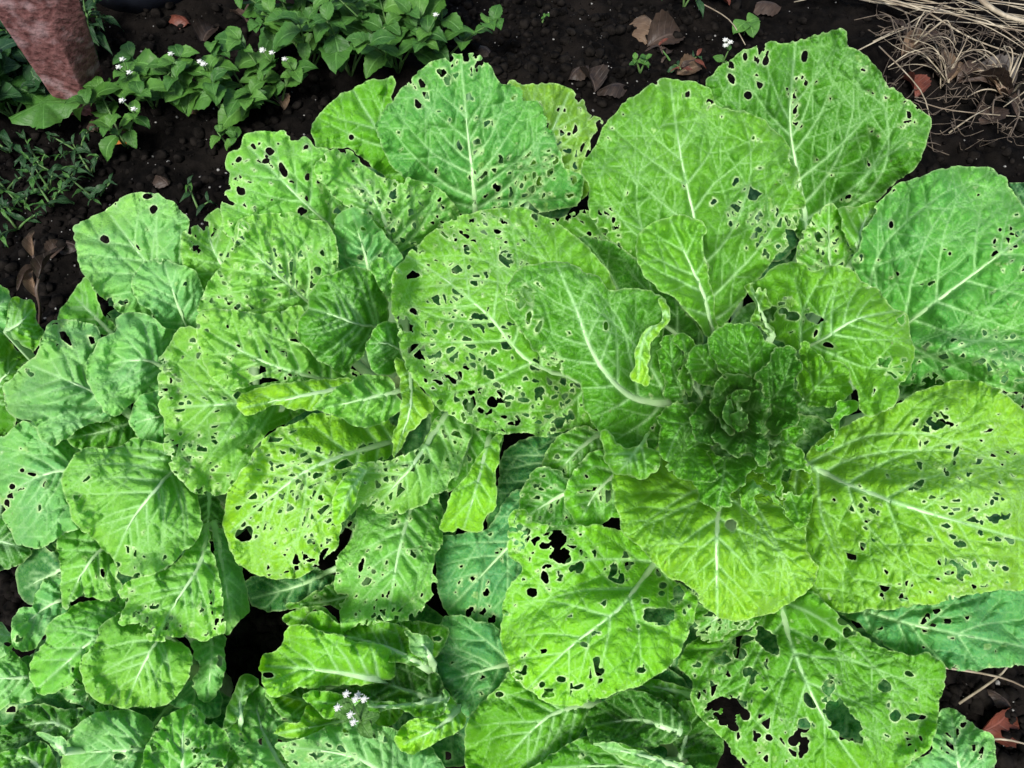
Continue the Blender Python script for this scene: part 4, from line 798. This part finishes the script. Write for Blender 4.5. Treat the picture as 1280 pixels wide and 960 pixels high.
weed(676, 33, 'tiny single seedling on bare black soil', None, LV_MID, h=.025, nst=1, pairs=1, size=.02, spread=.01, seed=92)
weed(852, 20, 'upright seedling with narrow leaves beside a folded tan dead leaf', None, LV_DK, h=.07, nst=2, pairs=2, size=.05, spread=.03, seed=93)
weed(842, 78, 'reddish wilting weed on the soil behind a broad cabbage leaf', None, LV_RED, h=.03, nst=3, pairs=2, size=.042, spread=.05, seed=94)
weed(800, 92, 'small green seedling beside the reddish wilting weed', None, LV_MID, h=.03, nst=2, pairs=1, size=.022, spread=.02, seed=97)
weed(888, 118, 'weed with white flower heads peeping between two large cabbage leaves', None, LV_MID, h=.11, nst=1, pairs=1, size=.02, spread=.004, seed=95, flowers=3, lean=(.0, -.02))
# three-leaved seedling
b = G3(930, 42, -.003); rt = empty('seedling', b); tag(rt, 'bright seedling with three round leaves on bare soil', 'seedling')
for az, sz in ((2.3, .034), (-1.0, .028), (3.4, .032)):
    place_leaf(rt, LV_RND[0], Vector((0, 0, .03)), az, .1, sz)
add('stem', mesh_np('stem', *merge([tube([(0, 0, 0), (.001, 0, .031)], [.0015, .001], 5)])), M['weedstem'], rt)
# broad lobed leaf by the post
def lobed_plant(px_, py_, h, size, az, label):
    b = G3(px_, py_, -.003); rt = empty('squash_seedling', b); tag(rt, label, 'weed')
    n = 40; V = [(0, 0, .05)]; T = []
    for ring in (0.35, .7, 1.0):
        for k in range(n):
            a = 2*math.pi*k/n; lob = .82+.16*math.cos(a*5)+.05*math.cos(a*17); r = ring*lob
            V.append((r*math.sin(a), r*math.cos(a), .10*ring*math.cos(a*5)*ring-.16*ring*ring+.05))
    for k in range(n): T.append((0, 1+(k+1) % n, 1+k))
    for g in range(2):
        for k in range(n):
            p = 1+g*n+k; q = 1+g*n+(k+1) % n; T += [(p, q, q+n), (p, q+n, p+n)]
    rr_ = [0]+[g for g in (.35, .7, 1.0) for k in range(n)]; aa_ = [0]+[2*math.pi*k/n for g in range(3) for k in range(n)]
    me = mesh_np('leaf', np.array(V), np.array(T), {'lu': np.array([math.sin(2.5*q) for q in aa_]), 'lt': np.array(rr_)}); me.materials.append(M['weed1'])
    o = place_leaf(rt, me, Vector((0, 0, h)), az, -.1, size)
    add('stem', mesh_np('stem', *merge([tube([(0, 0, 0), (0, .01, h*.6), (0, 0, h+.002)], [.003, .0025, .002], 6)])), M['weedstem'], rt)
lobed_plant(76, 158, .05, .062, .9, 'broad lobed dark green leaf lying against the foot of the red post')

# ------------------------------------------------------------------ post and pot
def prism(bot, top, name, mat, label, cat, sub=10):
    """post from four foot corners to four top corners, rounded edges and worn faces"""
    rs = np.random.RandomState(4); V = []; T = []
    prof = []
    for i in range(4):
        for t in np.linspace(0, 1, sub, endpoint=False): prof.append((i, .5-.5*math.cos(t*math.pi)))
    n = len(prof); rows = 40
    for r in range(rows+1):
        f = r/rows; c = [bot[i].lerp(top[i], f) for i in range(4)]; mid = (c[0]+c[1]+c[2]+c[3])/4
        for i, t in prof:
            p = c[i].lerp(c[(i+1) % 4], t); e = min(t, 1-t)
            k = 1-.05*math.exp(-e*26)+.006*rs.normal()
            V.append(tuple(mid+(p-mid)*k))
    for r in range(rows):
        for k in range(n):
            a = r*n+k; b_ = r*n+(k+1) % n; T += [(a, b_, b_+n), (a, b_+n, a+n)]
    V.append(tuple(sum((Vector(v) for v in V[rows*n:rows*n+n]), Vector())/n)); m = len(V)-1
    for k in range(n): T.append((rows*n+k, rows*n+(k+1) % n, m))
    V = np.array(V); o0 = V[:n].mean(0); o0[2] = 0
    o = add(name, mesh_np(name, V-o0, np.array(T)), mat, None, o0); tag(o, label, cat)
def proj(p):
    d = Vector(p)-Vector((0, 0, CAM_H)); f_ = d.y*ST-d.z*CT; v = d.y*CT+d.z*ST
    return 640+F_PX*d.x/f_, 480-F_PX*v/f_
def red_post():
    # left, front and right edges of the two faces that show: foot and a point higher up on the photograph
    g0 = P3(121, 152, 0); zt = .05
    while proj((g0.x-.02, g0.y, zt))[1] > -85: zt += .005
    L0, F0, R0 = P3(84, 150, -.03), P3(121, 154, -.03), P3(138, 118, -.03)
    L1, F1, R1 = P3(-72, -75, zt), P3(12, -82, zt), P3(82, -70, zt)
    prism([L0, F0, R0, L0+R0-F0], [L1, F1, R1, L1+R1-F1], 'red_post', M['post'], 'weathered red painted post standing in the weeds at the bed corner', 'post')
red_post()
def pot(px_, py_, r, h, label):
    b = G3(px_, py_); rt = empty('plant_pot', (b.x, b.y, 0)); tag(rt, label, 'pot')
    n = 40; prof = [(.0, -.02), (r*.86, -.02), (r*.9, .02), (r, h-.03), (r*1.05, h-.03), (r*1.06, h), (r*.98, h), (r*.94, h-.03)]
    V = []; T = []
    for q in prof:
        for k in range(n): V.append((q[0]*math.cos(2*math.pi*k/n), q[0]*math.sin(2*math.pi*k/n), q[1]))
    for i in range(len(prof)-1):
        for k in range(n):
            a = i*n+k; c = i*n+(k+1) % n; T += [(a, c, c+n), (a, c+n, a+n)]
    add('wall', mesh_np('wall', np.array(V), np.array(T)), M['pot'], rt)
    V = [(0, 0, h-.02)]+[(r*.95*math.cos(2*math.pi*k/n), r*.95*math.sin(2*math.pi*k/n), h-.028) for k in range(n)]
    add('soil_fill', mesh_np('soil_fill', np.array(V), np.array([(0, 1+k, 1+(k+1) % n) for k in range(n)])), M['soil'], rt)
pot(195, -42, .17, .14, 'black plastic pot standing beyond the weeds by the red post')

# ------------------------------------------------------------------ dead leaves, straw
def dead_leaf(x, y, size, az, mat, label, shape=OV, pitch=.15, roll=.3, up=.008, name='dead_leaf', group=None):
    rs = random.Random(int(x*3+y)); me = weed_leaf_mesh('dead_leaf', shape, 14, .05, rs.uniform(.6, 1.1)*rs.choice((-1, 1)), int(x+y))
    b = G3(x, y, up); o = bpy.data.objects.new(name, me); COL.objects.link(o); me.materials.append(M[mat])
    o.matrix_world = Matrix.Translation(b)@Euler((0, 0, az)).to_matrix().to_4x4()@Euler((pitch, roll, 0)).to_matrix().to_4x4()@Matrix.Translation((0, -.5*size, 0))@Matrix.Diagonal((size, size, size, 1))
    tag(o, label, 'dead leaf', group); return o
for a in ((226, 27, .05, 1.0, 'dry3', 'reddish dead leaf by the black pot'), (262, 46, .055, -.3, 'dry2', 'brown dead leaf standing among the flowering weeds by the pot'), (300, 20, .045, .8, 'dry2', 'brown dead leaf lying between the pot and the thicket'),
          (148, 175, .034, 1.4, 'dry4', 'bright orange dead leaf in front of the red post'), (122, 163, .03, .3, 'dry2', 'grey-brown dead leaf at the foot of the red post, left of the orange one'), (136, 164, .03, 2.3, 'dry2', 'grey-brown dead leaf touching the orange leaf'),
          (292, 130, .03, .2, 'dry3', 'small red-orange leaf under the flowering weeds'), (243, 136, .032, .1, 'dry1', 'small tan leaf hanging under the flowering weeds'), (352, 133, .035, .6, 'dry1', 'tan dead leaf at the edge of the flowering weeds'),
          (606, 62, .045, .7, 'dry2', 'dull brown dead leaf on bare soil near the tall fan leaf'), (812, 36, .085, -.15, 'dry1', 'large tan dead leaf folded lengthwise on the soil'), (832, 48, .08, -1.0, 'dry2', 'large curled brown dead leaf beside the folded tan one'),
          (888, 5, .07, 1.3, 'dry3', 'dull red dead leaf near the round-leaved seedling'), (735, 108, .06, .4, 'dry2', 'brown dead leaf just beyond the tall fan leaves'), (765, 116, .055, 1.7, 'dry2', 'dark brown dead leaf between two cabbages on the soil'), (722, 95, .045, 2.2, 'dry2', 'small crumpled brown leaf on the soil beyond the fan leaves'),
          (862, 88, .05, -1.1, 'dry1', 'small tan dead leaf beside the reddish wilting weed'), (955, 10, .06, 1.4, 'dry2', 'dark dead leaf behind the round-leaved seedling'), (1137, 108, .055, .2, 'dry3', 'red dead leaf standing at the base of the straw'), (1232, 108, .08, 1.0, 'dry2', 'wide brown dead leaf under the straw'),
          (1250, 92, .06, .3, 'dry3', 'rusty dead leaf among the straw at the frame edge'), (1228, 140, .07, -.6, 'dry2', 'olive-brown blade lying below the straw'), (1242, 903, .05, -1.1, 'dry3', 'orange-brown dead leaf on soil beside the blue-green leaf'), (1245, 872, .03, .8, 'dry2', 'small grey-brown dead leaf on soil above the orange-brown one'),
          (205, 300-70, .035, .9, 'dry2', 'small dark dead leaf on the bare soil by the waxy leaf'), (85, 305, .05, 1.2, 'dry2', 'dark dead leaf beside the wilted stalk'), (75, 315, .035, -.5, 'dry2', 'small dark dead leaf touching the wilted stalk'), (650, 140, .03, .4, 'dry1', 'tiny tan leaf scrap behind the fan leaves')):
    dead_leaf(*a)
def stalk(path, r, name, mat, label=None, cat=None, group=None, parent=None, seg=5):
    p = catmull(np.array([list(q) for q in path]), False, 4); n = len(p)
    o0 = Vector(p[0]) if parent is None else parent.location
    me = mesh_np(name, *merge([tube([Vector(q)-o0 for q in p], [r*(1-.55*i/n) for i in range(n)], seg, .55)]))
    o = add(name, me, M[mat], parent, o0 if parent is None else None)
    if label: tag(o, label, cat, group)
    return o
# wilted stalk on the left
st = empty('wilted_stalk', G3(46, 402, -.003)); tag(st, 'wilted twisted brown stalk standing beside the cabbage cut off by the frame', 'stalk')
stalk([G3(46, 402, -.003), P3(50, 385, .04), P3(45, 362, .07), P3(49, 340, .075), P3(41, 318, .06), P3(44, 300, .04)], .0035, 'stem', 'dry2', parent=st, seg=7)
for k, (x, y, zz, az, sz) in enumerate(((46, 372, .06, .3, .05), (48, 350, .075, -.4, .055), (42, 322, .06, .2, .045), (47, 335, .07, 2.8, .04))):
    q = weed_leaf_mesh('withered_leaf', LAN, 12, 0, 1.6, 900+k); q.materials.append(M['dry1' if k % 2 == 0 else 'dry2']); place_leaf(st, q, P3(x, y, zz)-st.location, az, .3, sz, name='withered_leaf')
rnd = random.Random(8)
for i in range(22):      # long straws lying in one loose swath
    t = rnd.random(); x0 = 965+rnd.uniform(-10, 60); y0 = -12+rnd.uniform(-8, 18); x1 = 1300; y1 = 50+rnd.uniform(-60, 30)
    if i > 15: x0 += rnd.uniform(30, 160); y1 += rnd.uniform(-20, 40)
    pts_ = []
    for k in range(5):
        f = k/4; x = x0+(x1-x0)*f; y = y0+(y1-y0)*f+rnd.uniform(-5, 5)+14*math.sin(f*3)*(-.3+rnd.uniform(-.3, .3)); pts_.append(G3(x, y, .012+.03*rnd.random()))
    stalk(pts_, rnd.uniform(.0013, .0032), 'straw', 'straw', 'long pale straw lying in the loose swath on the soil', 'straw', 'straws in the swath on the soil')
stalk([G3(1195, 22, .04), G3(1240, 40, .045), G3(1300, 62, .04)], .008, 'straw', 'straw', 'thick pale straw stem, the stoutest in the swath', 'straw')
for i, (pp, lab) in enumerate((([(1085, 65), (1125, 45), (1180, 5)], 'thin straw leaning across the swath'), ([(1010, 100), (1090, 78), (1160, 30)], 'long thin straw reaching towards the chewed back leaf'), ([(1140, 130), (1180, 155), (1290, 150)], 'long bent straw lying below the dry tufts'),
          ([(1180, 175), (1205, 160), (1235, 140)], 'short straw lying on the soil below the dry tufts'), ([(1090, 75), (1140, 130), (1160, 165)], 'thin straw bent along the edge of the chewed leaf'), ([(870, 18), (905, 45), (930, 62)], 'short twig-like straw beside the round-leaved seedling'), ([(1195, 880), (1235, 845), (1262, 815)], 'thin straw leaning on soil below the blue-green leaf'), ([(1150, 832), (1230, 850), (1290, 870)], 'thin dry stem lying under the largest cabbage'), ([(1180, 930), (1230, 925), (1290, 935)], 'thin pale stem lying by the orange-brown leaf'))):
    stalk([G3(x, y, .01+.02*(k % 2)) for k, (x, y) in enumerate(pp)], .0016, 'straw', 'straw', lab, 'straw')
def tuft(x, y, n, ln, label, seed, dirs):
    rnd = random.Random(seed); b = G3(x, y, -.003); rt = empty('dry_grass_tuft', b); tag(rt, label, 'dry grass', None)
    for i in range(n):
        a = rnd.uniform(*dirs); L = ln*rnd.uniform(.5, 1.15); h = rnd.uniform(.01, .07)
        p = [b+Vector((rnd.gauss(0, .006), rnd.gauss(0, .006), .002))]
        for k in (1, 2, 3):
            f = k/3; aa = a+rnd.uniform(-.35, .35)*f
            p.append(b+Vector((math.cos(aa)*L*f, math.sin(aa)*L*f, h*math.sin(f*2.6)+.006)))
        stalk(p, rnd.uniform(.0009, .0026), 'blade', 'straw' if rnd.random() < .45 else 'strawd', parent=rt, seg=4)
    for i in range(5):      # papery sheaths at the base
        o = place_leaf(rt, weed_leaf_mesh('sheath', LAN, 7, 0, .7, seed+i), Vector((rnd.gauss(0, .008), rnd.gauss(0, .008), .008)), rnd.uniform(dirs[0], dirs[1])-1.57, .35, .07*rnd.uniform(.7, 1.2), name='sheath'); o.data.materials.append(M['dry1' if i % 2 else 'dry2'])
tuft(1182, 105, 24, .13, 'dry grass tuft with papery sheaths below the straw swath', 3, (.6, 3.0))
tuft(1256, 120, 24, .12, 'dry grass tuft at the frame edge with wiry roots', 4, (1.2, 4.8))
tuft(1130, 70, 18, .10, 'thin dry grass tuft beside the chewed back leaf', 5, (-1, 2.2))
# wiry roots nobody could count
rnd = random.Random(77); parts = []
for i in range(120):
    x = rnd.uniform(1080, 1300); y = rnd.uniform(20, 190)
    a = rnd.uniform(0, 6.3); L = rnd.uniform(25, 80); q = []
    for k in range(5):
        f = k/4-.5; q.append(G3(x+math.cos(a)*L*f+rnd.uniform(-5, 5), y+math.sin(a)*L*.6*f+rnd.uniform(-5, 5), .006+.022*rnd.random()))
    c = catmull(np.array([list(v) for v in q]), False, 3); parts.append(tube([Vector(v) for v in c], rnd.uniform(.0004, .001), 4))
tag(add('dry_roots', mesh_np('dry_roots', *merge(parts)), M['strawd']), 'tangle of wiry dry roots and grass under the straw', 'dry grass', kind='stuff')
# small flowering weed over the young cabbage
rt = empty('flower_stem', P3(445, 905, .0)); tag(rt, 'slim weed stem with tiny white flowers over the young light green cabbage', 'weed')
tip = P3(442, 884, .27)-rt.location; tip0 = P3(452, 905, .23)-rt.location
add('stem', mesh_np('stem', *merge([tube([(0, 0, -.01), tuple(tip0*.6), tuple(tip0), tuple(tip)], [.002, .0016, .0013, .001], 5)])), M['weedstem'], rt)
rnd = random.Random(5)
for i in range(7):
    f = bpy.data.objects.new('flower', FLO); COL.objects.link(f); f.parent = rt; f.location = tip+Vector((rnd.uniform(-.011, .011), rnd.uniform(-.011, .011), rnd.uniform(0, .01))); f.scale = (.0036,)*3
for i in range(6): place_leaf(rt, LV_BR[i % 3], tip0.lerp(tip, rnd.random()), rnd.uniform(0, 6.3), .3, .016)
